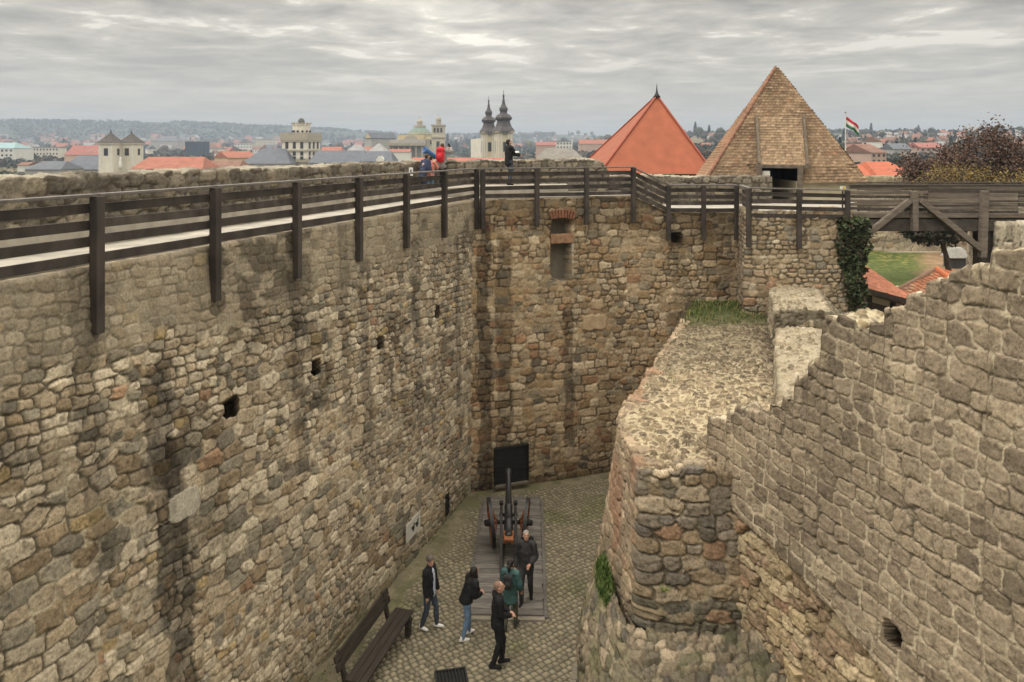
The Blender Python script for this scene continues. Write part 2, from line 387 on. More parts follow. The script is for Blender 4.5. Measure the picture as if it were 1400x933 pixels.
# ---- long left wall ------------------------------------------------------
def left_wall():
    y = [5.5]
    while y[-1] < 26.75: y.append(y[-1] + max(0.013, 0.00140 * y[-1]))
    y = np.array(y); xt = ftop_x(y) - 0.12
    path = np.stack([xt, y], axis=1); nr = np.repeat(np.array([[0.9485, -0.3168]]), len(y), axis=0)
    top = WALK - 0.05; zb = ground_z(y) - 0.3
    tf = np.linspace(0, 1, 540)
    batter = 0.062 * np.clip(26.6 - y, 0, 30)
    rows = []; 
    for t in tf:
        z = zb + (top - zb) * t
        off = batter * (1 - t) ** 1.15
        rows.append(np.stack([path[:, 0] + nr[:, 0] * off, path[:, 1] + nr[:, 1] * off, z], axis=1))
    face = len(rows)
    for off, z in ((-0.2, top), (-0.6, top), (-1.0, top - 0.02), (-1.05, top - 1), (-1.05, 0)):
        rows.append(np.stack([path[:, 0] + nr[:, 0] * off, path[:, 1] + nr[:, 1] * off, np.full(len(y), z)], axis=1))
    Pm = np.array(rows); S, T = arc(Pm); S = np.repeat(S[-1:], len(rows), axis=0)
    pal = [(4, TAN), (3.6, LIGHT), (1.6, GREY), (0.5, (0.185, 0.16, 0.12)), (0.22, (0.40, 0.30, 0.16)), (0.15, RED), (1.3, BRN)]
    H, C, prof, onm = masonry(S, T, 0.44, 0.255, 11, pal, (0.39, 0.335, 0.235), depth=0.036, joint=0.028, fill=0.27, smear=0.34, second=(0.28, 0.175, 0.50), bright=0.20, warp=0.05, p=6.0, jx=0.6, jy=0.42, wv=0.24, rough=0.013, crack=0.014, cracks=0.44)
    topT = T[face - 1]
    # upper metre: smoother re-pointed grey band, ragged lower border
    bd = topT - 1.35 - 0.7 * (fbm(S * 0.8, T * 0 + 3, 31, 3) - 0.5) - 0.25 * (vnoise(S * 3, T * 3, 32) - 0.5)
    up = sstep(-0.08, 0.08, T - bd)
    H = H * (1 - 0.6 * up) + up * 0.03
    gc = np.array((0.255, 0.215, 0.155)) * (0.55 + 0.9 * fbm(S * 2.2, T * 2.2, 33, 5))[..., None]
    C = C * (1 - 0.66 * up)[..., None] + gc * (0.66 * up)[..., None]
    # dark lichened stones under that band
    lich = sstep(0.42, 0.62, fbm(S * 0.5, T * 0.45, 34, 3)) * sstep(2.6, 5.8, T) * sstep(0.42, 0.52, fbm(S * 2.4, T * 3.2, 35, 4))
    C = C * (1 - 0.5 * lich)[..., None]
    for (u, v, w, a) in ((225, 620, 0.5, 0.85), (120, 560, 0.35, 0.5), (405, 500, 0.3, 0.5), (500, 520, 0.4, 0.6), (570, 470, 0.4, 0.6), (625, 450, 0.35, 0.6), (470, 430, 0.35, 0.5)):
        s0, t0 = locate(Pm[:face], S[:face], T[:face], u, v)
        C = stain(C, S, T, s0, w, 0.0 if a > 0.8 else t0 - 2.5, t0 + (1.5 if a > 0.8 else 3.0), a, 400 + u)
    foot = 1 - sstep(0.3, 1.3, T + 0.5 * (fbm(S * 2, T * 2, 36) - 0.5))     # damp, mossy foot
    C = C * (1 - 0.45 * foot)[..., None] + np.array((0.05, 0.06, 0.02)) * (0.35 * foot)[..., None]
    skew = np.zeros(Pm.shape)
    for k, (u, v, w, h, d) in enumerate(((314, 556, 0.46, 0.36, 0.95), (431, 502, 0.34, 0.34, 0.95), (519, 468, 0.34, 0.33, 0.95), (597, 426, 0.36, 0.40, 0.95), (611, 690, 0.36, 0.68, 0.9), (357, 797, 0.30, 0.22, 0.25), (352, 690, 0.34, 0.42, 0.12), (516, 742, 0.26, 0.2, 0.2), (392, 640, 0.3, 0.2, 0.09), (607, 352, 0.3, 0.2, 0.2), (250, 690, 0.72, 0.46, -0.055))):
        s0, t0 = locate(Pm[:face], S[:face], T[:face], u, v)
        H, m = hole(H, S, T, s0, t0, w, h, d, k)
        if d > 0.5: skew[m] = np.array((0.33, 1.05, -0.5))        # slant shaped along the sight line so the sockets look dark
        if d < 0: C = np.where(m[..., None], np.array((0.37, 0.335, 0.265)) * (0.6 + 0.8 * fbm(S * 8, T * 8, 40))[..., None], C)
    H[face:] *= 0.3
    return sheet('stone_wall', Pm, H, C, M_ST, shift=skew, label='tall rubble stone curtain wall running along the left side of the cobbled yard', cat='wall'), Pm[:face], S[:face], T[:face]
LW, LWP, LWS, LWT = left_wall()
def on_left_wall(u, v, out=0.0):
    U, V = proj(LWP); k = np.unravel_index(np.argmin((U - u) ** 2 + (V - v) ** 2), U.shape)
    p = Vector(LWP[k]); return p + Vector((0.9485, -0.3168, 0)) * out

# ---- back wall -----------------------------------------------------------
def back_top_y(x): return np.interp(x, [-1.7, 4.6, 6, 9.5], [26.5, 29.0, 29.15, 29.35])
def back_wall():
    x = np.arange(-1.9, 9.2, 0.033); yt = back_top_y(x)
    yf = np.interp(x, [-1.9, -1.43, 0, 3.7, 9.5], [26.3, 26.4, 26.9, 28.45, 29.1])
    top = np.interp(x, [-2, 4.62, 5.95, 10], [WALK - 0.05, WALK - 0.05, WALK2 - 0.05, WALK2 - 0.05]); zb = ground_z(yf) - 0.3
    rows = []
    for t in np.linspace(0, 1, 310): rows.append(np.stack([x, yf + (yt - yf) * t, zb + (top - zb) * t], axis=1))
    face = len(rows)
    for off, dz in ((0.2, 0), (0.6, 0), (1.1, 0), (1.15, -1), (1.15, -9)): rows.append(np.stack([x, yt + off, top + dz], axis=1))
    Pm = np.array(rows); S, T = arc(Pm); S = np.repeat(S[-1:], len(rows), axis=0)
    pal = [(4, TAN), (2.2, (0.33, 0.245, 0.15)), (1.3, LIGHT), (1.0, GREY), (0.2, DARK), (0.5, RED), (0.8, BRN)]
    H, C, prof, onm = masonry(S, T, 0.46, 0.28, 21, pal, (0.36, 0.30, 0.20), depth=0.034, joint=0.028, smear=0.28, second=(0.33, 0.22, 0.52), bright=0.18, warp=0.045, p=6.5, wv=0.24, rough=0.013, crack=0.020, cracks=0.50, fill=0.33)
    C = C * np.array((1.0, 0.95, 0.88))
    topT = T[face - 1][None, :]
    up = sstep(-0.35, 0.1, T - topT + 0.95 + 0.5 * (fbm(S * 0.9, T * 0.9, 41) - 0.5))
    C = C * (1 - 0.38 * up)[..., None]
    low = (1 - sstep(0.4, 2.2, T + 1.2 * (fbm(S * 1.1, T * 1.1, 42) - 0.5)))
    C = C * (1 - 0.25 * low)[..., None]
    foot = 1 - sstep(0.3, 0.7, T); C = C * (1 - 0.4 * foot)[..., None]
    for (u, v, w, a, t0, t1) in ((662, 480, 0.34, 0.9, 0, 9.5), (690, 420, 0.4, 0.65, 1.5, 9), (777, 500, 0.28, 0.75, 1.5, 6.4), (930, 400, 0.5, 0.5, 4.0, 9), (990, 380, 0.45, 0.4, 4, 9), (745, 300, 0.4, 0.35, 7, 9.4)):
        s0, _ = locate(Pm[:face], S[:face], T[:face], u, v); C = stain(C, S, T, s0, w, t0, t1, a, 500 + u)
    # niche, putlog hole, doorway recess
    for k, (u, v, w, h, d, mode) in enumerate(((766, 342, 0.84, 2.3, 0.55, 1), (925, 326, 0.42, 0.42, 0.8, 0), (815, 416, 0.5, 0.34, -0.07, 2), (812, 441, 1.0, 0.55, -0.09, 2), (747, 650, 0.2, 0.2, 0.1, 0))):
        s0, t0 = locate(Pm[:face], S[:face], T[:face], u, v)
        H, m = hole(H, S, T, s0, t0, w, h, d, 30 + k)
        if mode == 1: C = np.where(m[..., None], np.array((0.17, 0.15, 0.115)) * (0.7 + 0.6 * fbm(S * 4, T * 4, 45))[..., None], C)
        if mode == 2: C = np.where(m[..., None], np.array((0.40, 0.30, 0.19)) * (0.75 + 0.5 * fbm(S * 5, T * 5, 46))[..., None], C)
    H[face:] *= 0.3
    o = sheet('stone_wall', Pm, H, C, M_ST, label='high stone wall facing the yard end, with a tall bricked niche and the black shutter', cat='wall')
    return o, Pm[:face], S[:face], T[:face]
BW, BWP, BWS, BWT = back_wall()
def on_back_wall(u, v, out=0.0):
    U, V = proj(BWP); k = np.unravel_index(np.argmin((U - u) ** 2 + (V - v) ** 2), U.shape)
    return Vector(BWP[k]) + Vector((0.36, -0.93, 0)) * out
def niche_parts():
    brick = mat('old_brick', (0.215, 0.10, 0.06), 0.9, 0.35, 9, 0.4, 40)
    a = on_back_wall(751, 300); b = on_back_wall(786, 300)
    d = (b - a).normalized(); c = (a + b) / 2
    mb = MB()
    for i in range(9):                                   # flat brick arch
        f = (i + 0.5) / 9; q = a + (b - a) * f + Vector((0, 0, 0.16 + 0.07 * math.sin(math.pi * f)))
        ang = (f - 0.5) * 0.7
        mb.box(q + Vector((0.02, -0.04, 0)), (0.085, 0.26, 0.30), M=Matrix.Rotation(ang, 3, 'Y'))
    mb.build('brick_arch', brick, BW, bevel=0.008)
    p = on_back_wall(768, 326)
    st = mat('brown_stone_beam', (0.28, 0.165, 0.10), 0.9, 0.3, 5, 0.4, 25)
    MB().box(p + Vector((-0.02, 0.10, 0)), (0.92, 0.30, 0.34), rz=0.36).build('stone_lintel', st, BW, bevel=0.03)
    p = on_back_wall(781, 360)
    MB().box(p + Vector((0, 0.16, 0)), (0.09, 0.34, 1.42), rz=0.36).build('niche_jamb', mat('pale_jamb', (0.40, 0.36, 0.28), 0.9, 0.2, 6, 0.3, 30), BW, bevel=0.015)
niche_parts()

# ---- big broken wall on the right ---------------------------------------
def rw_x(y): return 4.2 + 0.305 * (14.5 - y)
RWTOP = [(930, 640), (955, 612), (968, 590), (980, 571), (1040, 560), (1085, 553), (1090, 528), (1112, 500), (1126, 472), (1132, 442), (1150, 438), (1165, 447), (1195, 447), (1222, 430), (1240, 412), (1262, 398), (1300, 382), (1312, 372), (1340, 366), (1372, 358), (1400, 350), (1480, 318), (1600, 270), (1900, 170)]
def right_wall():
    y = [16.0]
    while y[-1] > 4.2: y.append(y[-1] - max(0.011, 0.00145 * y[-1]))
    y = np.array(y); x = rw_x(y); path = np.stack([x, y], axis=1)
    nr = np.repeat(np.array([[-0.9565, -0.2917]]), len(y), axis=0)
    us = []; zs = []
    for u, v in RWTOP:
        yy = (4.2 + 0.305 * 14.5) / ((u - HU) / F + 0.305); us.append(yy); zs.append(EYE - (v - HV) / F * yy)
    top = np.interp(y, us[::-1], zs[::-1])
    s1 = np.concatenate([[0], np.cumsum(np.linalg.norm(np.diff(path, axis=0), axis=1))])
    st = np.floor(s1 / 0.34 + 0.3 * vnoise(s1 * 3, s1 * 0, 61))
    tq = np.interp((st + 0.5) * 0.34, s1, top); top = 0.4 * top + 0.6 * tq + 0.18 * (_h(st, st * 0, 62) - 0.5) + 0.05 * (fbm(s1 * 6, s1 * 0, 63, 3) - 0.5)   # broken course by course
    zb = np.full(len(y), -0.6)
    rows = []; nf = 680
    for t in np.linspace(0, 1, nf):
        z = zb + (top - zb) * t
        off = 0.03 * np.maximum(top - z, 0)
        rows.append(np.stack([path[:, 0] + nr[:, 0] * off, path[:, 1] + nr[:, 1] * off, z], axis=1))
    for off in np.concatenate([np.linspace(0.03, 1.5, 50)]):
        bump = 0.22 * (fbm(s1 * 2.2, s1 * 0 + off * 2.2, 64, 4) - 0.5) - 0.10 * off
        rows.append(np.stack([path[:, 0] - nr[:, 0] * off, path[:, 1] - nr[:, 1] * off, top + bump], axis=1))
    for off, z in ((1.55, 2.0), (1.6, -0.6)):
        rows.append(np.stack([path[:, 0] - nr[:, 0] * off, path[:, 1] - nr[:, 1] * off, np.full(len(y), z)], axis=1))
    Pm = np.array(rows); S = np.repeat(s1[None], len(rows), axis=0); _, T = arc(Pm)
    Tm = Pm[..., 2].copy()                                # courses follow the level
    for i in range(nf, len(rows)): Tm[i] = top + T[i] - T[nf - 1]
    pal = [(4, (0.275, 0.22, 0.152)), (3, (0.305, 0.245, 0.168)), (1.8, (0.245, 0.195, 0.137)), (0.35, (0.35, 0.285, 0.195)), (0.7, (0.215, 0.172, 0.12))]
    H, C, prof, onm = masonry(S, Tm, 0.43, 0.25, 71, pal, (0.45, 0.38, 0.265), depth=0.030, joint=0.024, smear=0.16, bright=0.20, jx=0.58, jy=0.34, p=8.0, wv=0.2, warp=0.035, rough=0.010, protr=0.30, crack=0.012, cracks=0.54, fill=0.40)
    # below a ragged offset course the masonry is rougher and warmer
    lo = 5.55 - 0.16 * S - 0.3 * (fbm(S * 1.2, S * 0, 72, 3) - 0.5); lo = np.where(S < 4.5, 4.55 - 0.10 * S, 4.1 - 0.24 * (S - 4.5))
    H2, C2, _, _ = masonry(S, Tm, 0.40, 0.235, 171, [(3, (0.33, 0.255, 0.15)), (2, (0.40, 0.32, 0.20)), (2, (0.26, 0.19, 0.12)), (0.4, RED)], (0.25, 0.19, 0.115), depth=0.055, joint=0.026, smear=0.2, bright=0.2, crack=0.014, cracks=0.42, jy=0.5, p=3.2, warp=0.07, rough=0.018)
    m = sstep(-0.03, 0.03, lo - Tm - 0.08 * (vnoise(S * 2.5, S * 0, 73) - 0.5))
    H = H * (1 - m) + (H2 - 0.09) * m; C = C * (1 - m)[..., None] + C2 * m[..., None]
    topm = np.zeros_like(H); topm[nf:] = 1
    rub, Cr, _, _ = masonry(S, Tm, 0.17, 0.13, 81, [(2, (0.30, 0.24, 0.15)), (2, (0.2, 0.16, 0.11)), (2, LIGHT)], (0.46, 0.40, 0.27), depth=0.06, joint=0.035, smear=0.6, p=2.4, cracks=0.95, fill=0.4)
    H = H * (1 - topm) + rub * topm; C = C * (1 - topm)[..., None] + Cr * topm[..., None]
    edge = sstep(0.45, 0.0, top[None] - Tm) * (1 - topm); C = C * (1 - 0.35 * edge * (fbm(S * 2, Tm * 2, 74, 3) > 0.42))[..., None]
    skew = np.zeros(Pm.shape)
    for k, (u, v, w, h, d) in enumerate(((1222, 868, 0.33, 0.30, 0.8), (1105, 838, 0.3, 0.14, 0.2), (1135, 800, 0.25, 0.12, 0.1), (1150, 815, 0.2, 0.1, 0.1))):
        s0, t0 = locate(Pm[:nf], S[:nf], Tm[:nf], u, v); H, mm = hole(H, S, Tm, s0, t0, w, h, d, 60 + k)
        if d > 0.5: skew[mm] = np.array((-0.1, 0.6, -0.5))  # slant added so that this hole looks dark inside
    o = sheet('ruined_wall', Pm, H, C, M_ST2, caps=True, shift=skew, label='big squared stone wall with a broken stepped top rising toward the right', cat='wall')
    return o
RWALL = right_wall()

# ---- lower bastion with the flat broken top -------------------------------
BTOP = 5.15
BEDGE = [(4.55, 14.5), (3.6, 14.50), (2.46, 14.52), (2.40, 14.75), (2.36, 16.9), (2.46, 17.6), (6.45, 28.3), (6.9, 29.4)]
def bastion():
    root = empty('ruined_bastion', (3.5, 16, 0), label='lower ruined wall head with a flat pale rubble top, right of the yard', cat='wall')
    inv = Matrix.Translation((-3.5, -16, 0))
    path = resample(BEDGE, step=0.024, smooth=6); nr = normals2(path, -1)
    s1 = np.concatenate([[0], np.cumsum(np.linalg.norm(np.diff(path, axis=0), axis=1))])
    sg = np.floor(s1 / 0.30 + 0.4 * vnoise(s1 * 2, s1 * 0, 90)); top = BTOP + 0.10 * (fbm(s1 * 2.5, s1 * 0, 91, 4) - 0.5) - 0.06 + 0.16 * (_h(sg, sg * 0, 92) - 0.5)
    rows = []; nf = 300
    for t in np.linspace(0, 1, nf):
        z = -1.0 + (top + 1.0) * t
        dn = np.maximum(top - z, 0)
        off = (0.075 * dn + 0.012 * dn ** 2) * np.interp(s1, [0, 1.85, 2.25, 4.6, 30], [1, 1, 0.30, 1.35, 1.35])
        rows.append(np.stack([path[:, 0] + nr[:, 0] * off, path[:, 1] + nr[:, 1] * off, z], axis=1))
    for o_ in np.linspace(0.03, 0.5, 16): rows.append(np.stack([path[:, 0] - nr[:, 0] * o_, path[:, 1] - nr[:, 1] * o_, top - 0.10 * o_], axis=1))
    Pm = np.array(rows); _, T = arc(Pm); S = np.repeat(s1[None], len(rows), axis=0); Tm = Pm[..., 2].copy(); Tm[nf:] = top + T[nf:] - T[nf - 1]
    pal = [(3, BRN), (2.5, (0.21, 0.175, 0.13)), (1.4, DARK), (2, TAN), (1.2, (0.16, 0.135, 0.10)), (0.6, RED)]
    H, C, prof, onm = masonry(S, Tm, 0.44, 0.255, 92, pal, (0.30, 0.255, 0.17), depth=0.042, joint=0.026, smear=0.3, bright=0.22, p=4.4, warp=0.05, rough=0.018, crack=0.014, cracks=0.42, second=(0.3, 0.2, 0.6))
    side = sstep(2.1, 2.5, S)                             # round the arris the core shows, pale and reddish
    cc = np.array((0.34, 0.255, 0.165)) * (0.5 + 1.0 * fbm(S * 3.2, Tm * 0.9, 93, 5))[..., None]
    rd = (sstep(0.52, 0.62, fbm(S * 1.1 + 4, Tm * 0.8, 94, 3)) * side)[..., None]
    C = C * (1 - 0.6 * side)[..., None] + cc * (0.6 * side)[..., None]; C = C * (1 - 0.45 * rd) + np.array((0.27, 0.13, 0.075)) * 0.45 * rd
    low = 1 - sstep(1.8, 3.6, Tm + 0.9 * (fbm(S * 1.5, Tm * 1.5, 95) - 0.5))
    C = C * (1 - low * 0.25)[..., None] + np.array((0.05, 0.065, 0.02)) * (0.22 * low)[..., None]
    Pm2 = Pm - np.array((3.5, 16, 0))
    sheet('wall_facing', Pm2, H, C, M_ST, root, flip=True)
    # top: mortar-bedded rubble core
    n1, n2 = 640, 190
    vv = np.linspace(0, 1, n1); aa = np.linspace(-0.02, 1, n2)
    ye = np.concatenate([path[:, 1]])
    lefty = 14.62 + (29.5 - 14.62) * vv ** 1.25
    k0 = np.argmin(np.abs(path[:, 0] - 2.42) + np.abs(path[:, 1] - 14.6)); lx = np.interp(lefty, path[k0:, 1], path[k0:, 0])
    lx = lx + 0.10
    rx = np.interp(lefty, [14.3, 16.2, 23.4, 27.0, 29.5], [4.6, 5.75, 8.15, 9.3, 9.6])
    X = lx[:, None] + (rx - lx)[:, None] * aa[None]; Y = np.repeat(lefty[:, None], n2, axis=1)
    e = np.minimum(X - lx[:, None], Y - 14.62)
    Z = BTOP - 0.03 + 0.16 * (fbm(X * 0.8, Y * 0.8, 96, 3) - 0.5) - 0.10 * np.exp(-np.maximum(e, 0) / 0.12) + 0.25 * sstep(26.2, 28.2, Y)
    Pm = np.stack([X, Y, Z], axis=2)
    H, C, prof, onm = masonry(X, Y, 0.22, 0.165, 97, [(3, (0.245, 0.19, 0.12)), (2.4, (0.175, 0.138, 0.092)), (1.2, (0.33, 0.265, 0.17))], (0.43, 0.36, 0.235), depth=0.065, joint=0.045, smear=0.35, p=2.8, jx=0.75, jy=0.7, warp=0.10, rough=0.025, cracks=0.62, fill=0.28)
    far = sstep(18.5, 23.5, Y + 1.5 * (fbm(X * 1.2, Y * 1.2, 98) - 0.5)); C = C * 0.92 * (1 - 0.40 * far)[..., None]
    gr = sstep(25.4, 27.2, Y + 1.6 * (fbm(X * 1.5, Y * 1.5, 99) - 0.5)) * 0.8
    C = C * (1 - gr)[..., None] + np.array((0.06, 0.075, 0.022)) * gr[..., None]
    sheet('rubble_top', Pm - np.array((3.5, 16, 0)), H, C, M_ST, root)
    return root
BAST = bastion()

# ---- plinth that carries it -----------------------------------------------
PLO = [(2.9, 20.5), (2.3, 18.4), (1.95, 17.3), (1.62, 16.2), (1.45, 15.2), (1.38, 14.2), (1.45, 13.0), (1.8, 11.9), (2.6, 11.2), (3.6, 10.9), (5.0, 10.7)]
PLI = [(3.4, 20.0), (2.6, 18.0), (2.2, 17.0), (2.02, 16.3), (2.02, 15.5), (2.05, 14.6), (2.15, 14.1), (2.5, 13.85), (3.2, 13.8), (4.0, 13.8), (5.2, 13.8)]
def plinth():
    po = resample(PLO, 420, smooth=12); pi = resample(PLI, 420, smooth=12)
    s1 = np.concatenate([[0], np.cumsum(np.linalg.norm(np.diff(po, axis=0), axis=1))])
    no = normals2(po, 1)
    zi = np.interp(s1, [0, 2.5, 5, 6.5, 9, 14], [2.1, 2.2, 2.35, 2.42, 2.45, 2.5]); zo = np.interp(s1, [0, 2.5, 5, 7, 9, 14], [1.6, 1.95, 1.9, 1.6, 1.1, 1.1])
    rows = []
    for t in np.linspace(0, 1, 120):
        q = pi + (po - pi) * t; z = zi + (zo - zi) * t ** 1.6
        rows.append(np.stack([q[:, 0], q[:, 1], z], axis=1))
    for t in np.linspace(0.02, 1, 110):
        off = 0.05 * math.sin(min(1, t * 6) * math.pi / 2) + 0.10 * t
        z = zo + (-1.0 - zo) * t - 0.0
        rows.append(np.stack([po[:, 0] + no[:, 0] * off, po[:, 1] + no[:, 1] * off, z], axis=1))
    Pm = np.array(rows); _, T = arc(Pm); S = np.repeat(s1[None], len(rows), axis=0)
    H, C, prof, onm = masonry(S, T, 0.30, 0.22, 101, [(3, (0.27, 0.22, 0.15)), (2, (0.2, 0.17, 0.12)), (1, DARK), (1.5, TAN)], (0.27, 0.24, 0.155), depth=0.06, joint=0.032, smear=0.5, p=2.8, warp=0.10, rough=0.025)
    C = C * 0.74
    gr = (1 - sstep(6.0, 7.2, S)) * (1 - sstep(0.35, 0.7, T + 0.35 * (fbm(S * 3, T * 3, 102) - 0.5))) * sstep(1.0, 2.0, S)
    C = C * (1 - gr)[..., None] + np.array((0.075, 0.10, 0.022)) * gr[..., None]
    moss = sstep(0.45, 0.7, fbm(S * 1.6, T * 1.6, 103, 4)) * 0.4
    C = C * (1 - moss)[..., None] + np.array((0.09, 0.10, 0.035)) * moss[..., None]
    global PLG; kk = (gr > 0.35) & (np.arange(len(rows))[:, None] < 112); PLG = (Pm + np.array((0, 0, 1)) * H[..., None])[kk]
    return sheet('stone_plinth', Pm, H, C, M_ST, flip=True, label='low rounded rubble plinth with a grassy ledge at the foot of the ruined wall', cat='wall')
PLINTH = plinth()

# ---- two-level stub wall between bastion top and gate block ----------------
def stub():
    yy = np.concatenate([np.linspace(15.3, 23.33, 300), np.linspace(23.34, 23.46, 26), np.linspace(23.47, 27.6, 140)])
    lx = np.interp(yy, [15.3, 23.4, 27.6], [5.30, 8.0, 9.2])
    z0 = np.interp(yy, [23.34, 23.46], [5.76, 6.26]) + 0.12 * (fbm(yy * 1.5, yy * 0, 111, 4) - 0.5)
    prof = [(0, -0.9)] + [(0.0 + 0.01 * i, -0.85 + 0.8 * i / 8) for i in range(9)] + [(0.1 + 1.55 * i / 44, 0.0 - 0.06 * abs(i / 22 - 1)) for i in range(45)] + [(1.7 + 1.1 * i / 24, -0.1 - 1.3 * i / 24) for i in range(1, 25)] + [(2.9, -5.0)]
    rows = [np.stack([lx + o, yy - 0.1 * o, z0 + d], axis=1) for o, d in prof]
    Pm = np.array(rows); S, T = arc(Pm); S = np.repeat(S[len(prof) // 2][None], len(rows), axis=0)
    H, C, pf, onm = masonry(S, T, 0.20, 0.15, 112, [(3, (0.36, 0.30, 0.20)), (2, (0.25, 0.2, 0.13)), (2, LIGHT)], (0.41, 0.355, 0.245), depth=0.07, joint=0.04, smear=0.5, p=2.4, cracks=0.95, fill=0.4, jx=0.7, jy=0.6, warp=0.07, rough=0.02)
    C = C * 0.74 * (0.8 + 0.4 * fbm(S * 1.2, T * 1.2, 114, 3))[..., None]
    rs = sstep(0.34, 0.28, np.abs(S - S[0, 313])); C = C * (1 - 0.55 * rs * (fbm(S * 2, T * 3, 113) > 0.35))[..., None]
    C[-26:] *= 0.72
    return sheet('ruined_wall', Pm, H, C, M_ST, flip=True, caps=True, label='short two level stub of whitish rubble wall in front of the gate block', cat='wall')
stub()

# ---- gate block -----------------------------------------------------------
def gate_block():
    path = resample([(8.75, 29.9), (8.30, 27.25), (12.1, 27.4), (12.5, 30.0)], step=0.034, smooth=2); nr = normals2(path, 1)
    s1 = np.concatenate([[0], np.cumsum(np.linalg.norm(np.diff(path, axis=0), axis=1))]); rows = []
    top = 8.93
    for t in np.linspace(0, 1, 200):
        z = 2.5 + (top - 2.5) * t; off = 0.02 * (top - z)
        rows.append(np.stack([path[:, 0] + nr[:, 0] * off, path[:, 1] + nr[:, 1] * off, np.full(len(path), z)], axis=1))
    nf = len(rows)
    c = np.array((10.4, 29.0))
    for k in (0.06, 0.3): 
        q = path + (c - path) * k; rows.append(np.stack([q[:, 0], q[:, 1], np.full(len(path), top)], axis=1))
    Pm = np.array(rows); _, T = arc(Pm); S = np.repeat(s1[None], len(rows), axis=0)
    pal = [(4, (0.33, 0.255, 0.165)), (2, TAN), (1.2, GREY), (1, BRN), (0.5, LIGHT), (0.4, RED)]
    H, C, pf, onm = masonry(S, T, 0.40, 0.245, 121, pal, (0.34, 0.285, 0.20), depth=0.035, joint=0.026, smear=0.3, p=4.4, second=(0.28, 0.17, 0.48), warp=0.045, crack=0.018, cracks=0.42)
    C = C * (1 - 0.35 * (1 - sstep(2.4, 2.9, S)))[..., None]  # left side face darkened in the colour, for the shadowed recess
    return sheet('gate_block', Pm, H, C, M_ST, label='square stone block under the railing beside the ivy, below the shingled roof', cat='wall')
gate_block()

# ---- walkways, step, parapets ----------------------------------------------
M_CONC = mat('pale_concrete', (0.36, 0.335, 0.285), 0.9, 0.25, 2.5, 0.2, 20)
M_STEP = mat('worn_step_stone', (0.34, 0.31, 0.26), 0.9, 0.25, 2.5, 0.25, 14)
def walks():
    mb = MB()
    A = [(ftop_x(4) - 0.42, 4), (ftop_x(26.9) - 0.42, 27.1), (4.55, 29.2), (4.55, 32.2), (-3.4, 30.2), (ftop_x(4) - 3.4, 4)]
    mb.prism(A, WALK - 0.14, WALK)
    mb.build('upper_wall_walk', M_CONC, kind='structure')
    st = MB()
    st.prism([(ftop_x(4) - 2.15, 4), (ftop_x(27.6) - 2.15, 27.6), (2.2, 30.1), (2.2, 31.4), (-3.3, 30.1), (ftop_x(4) - 3.3, 4)], WALK + 0.004, WALK + 0.34)
    st.build('parapet_step', M_STEP, kind='structure')
    lw = MB(); lw.prism([(5.95, 29.35), (8.95, 29.55), (8.6, 27.6), (12.0, 27.7), (13.2, 30.5), (15.0, 33.6), (17.5, 42), (6, 44), (4.6, 33.2), (4.6, 29.6)], WALK2 - 0.12, WALK2)
    lw.build('lower_wall_walk', M_CONC, kind='structure')
    sp = MB()
    for i in range(5):                                      # steps between the two levels
        x0 = 4.55 + 0.28 * i; z1 = WALK - 0.124 * (i + 0.5)
        sp.box((x0 + 0.14, 31.0, z1 - 0.3), (0.28, 2.8, 0.6))
    sp.build('stone_steps', M_STEP, kind='structure')
walks()
def parapet(name, pts, tops, seed, label, thick=0.55, base=WALK - 0.6, pal=None, cmul=1.0, step=0.04):
    path = resample(pts, step=step, smooth=4); nr = normals2(path, 1)
    s1 = np.concatenate([[0], np.cumsum(np.linalg.norm(np.diff(path, axis=0), axis=1))])
    k = np.linspace(0, 1, len(tops)); 
    tz = np.interp(s1, [a for a, _ in tops], [b for _, b in tops])
    tz = tz + 0.09 * (fbm(s1 * 1.7, s1 * 0, seed, 4) - 0.5) + 0.06 * (_h(np.floor(s1 / 0.45), np.floor(s1 * 0), seed) - 0.5)
    rows = []
    for t in np.linspace(0, 1, 46):
        z = base + (tz - base) * t; rows.append(np.stack([path[:, 0], path[:, 1], z], axis=1))
    for o in np.linspace(0.03, thick, 16): rows.append(np.stack([path[:, 0] - nr[:, 0] * o, path[:, 1] - nr[:, 1] * o, tz + 0.03 * math.sin(o / thick * 3.1)], axis=1))
    rows.append(np.stack([path[:, 0] - nr[:, 0] * thick, path[:, 1] - nr[:, 1] * thick, tz * 0 - 3.8], axis=1))
    Pm = np.array(rows); _, T = arc(Pm); S = np.repeat(s1[None], len(rows), axis=0)
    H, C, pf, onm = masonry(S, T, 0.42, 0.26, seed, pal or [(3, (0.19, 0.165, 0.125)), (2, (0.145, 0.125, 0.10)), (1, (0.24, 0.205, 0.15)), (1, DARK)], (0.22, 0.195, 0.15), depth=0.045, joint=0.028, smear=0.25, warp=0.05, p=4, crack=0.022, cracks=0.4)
    C = C * cmul
    pale = sstep(0.42, 0.6, fbm(S * 0.6, T * 0 + 2, seed + 5, 3)); pale[:46] = 0
    C = C * (1 - 0.6 * pale)[..., None] + np.array((0.42, 0.385, 0.30)) * (0.6 * pale)[..., None]
    return sheet(name, Pm, H, C, M_ST, caps=True, label=label, cat='wall')
parapet('parapet_wall', [(ftop_x(4) - 3.2, 4), (ftop_x(30.0) - 3.2, 30.0)], [(0, 10.62), (12, 10.63), (40, 10.63)], 131, 'long dark rubble parapet along the outer edge of the left wall walk')
parapet('parapet_wall', [(-3.5, 30.1), (4.05, 32.0)], [(0, 10.64), (7.1, 10.70), (7.5, 10.55), (7.75, 10.1)], 141, 'rubble parapet behind the man with the phone, ending before the red roof')
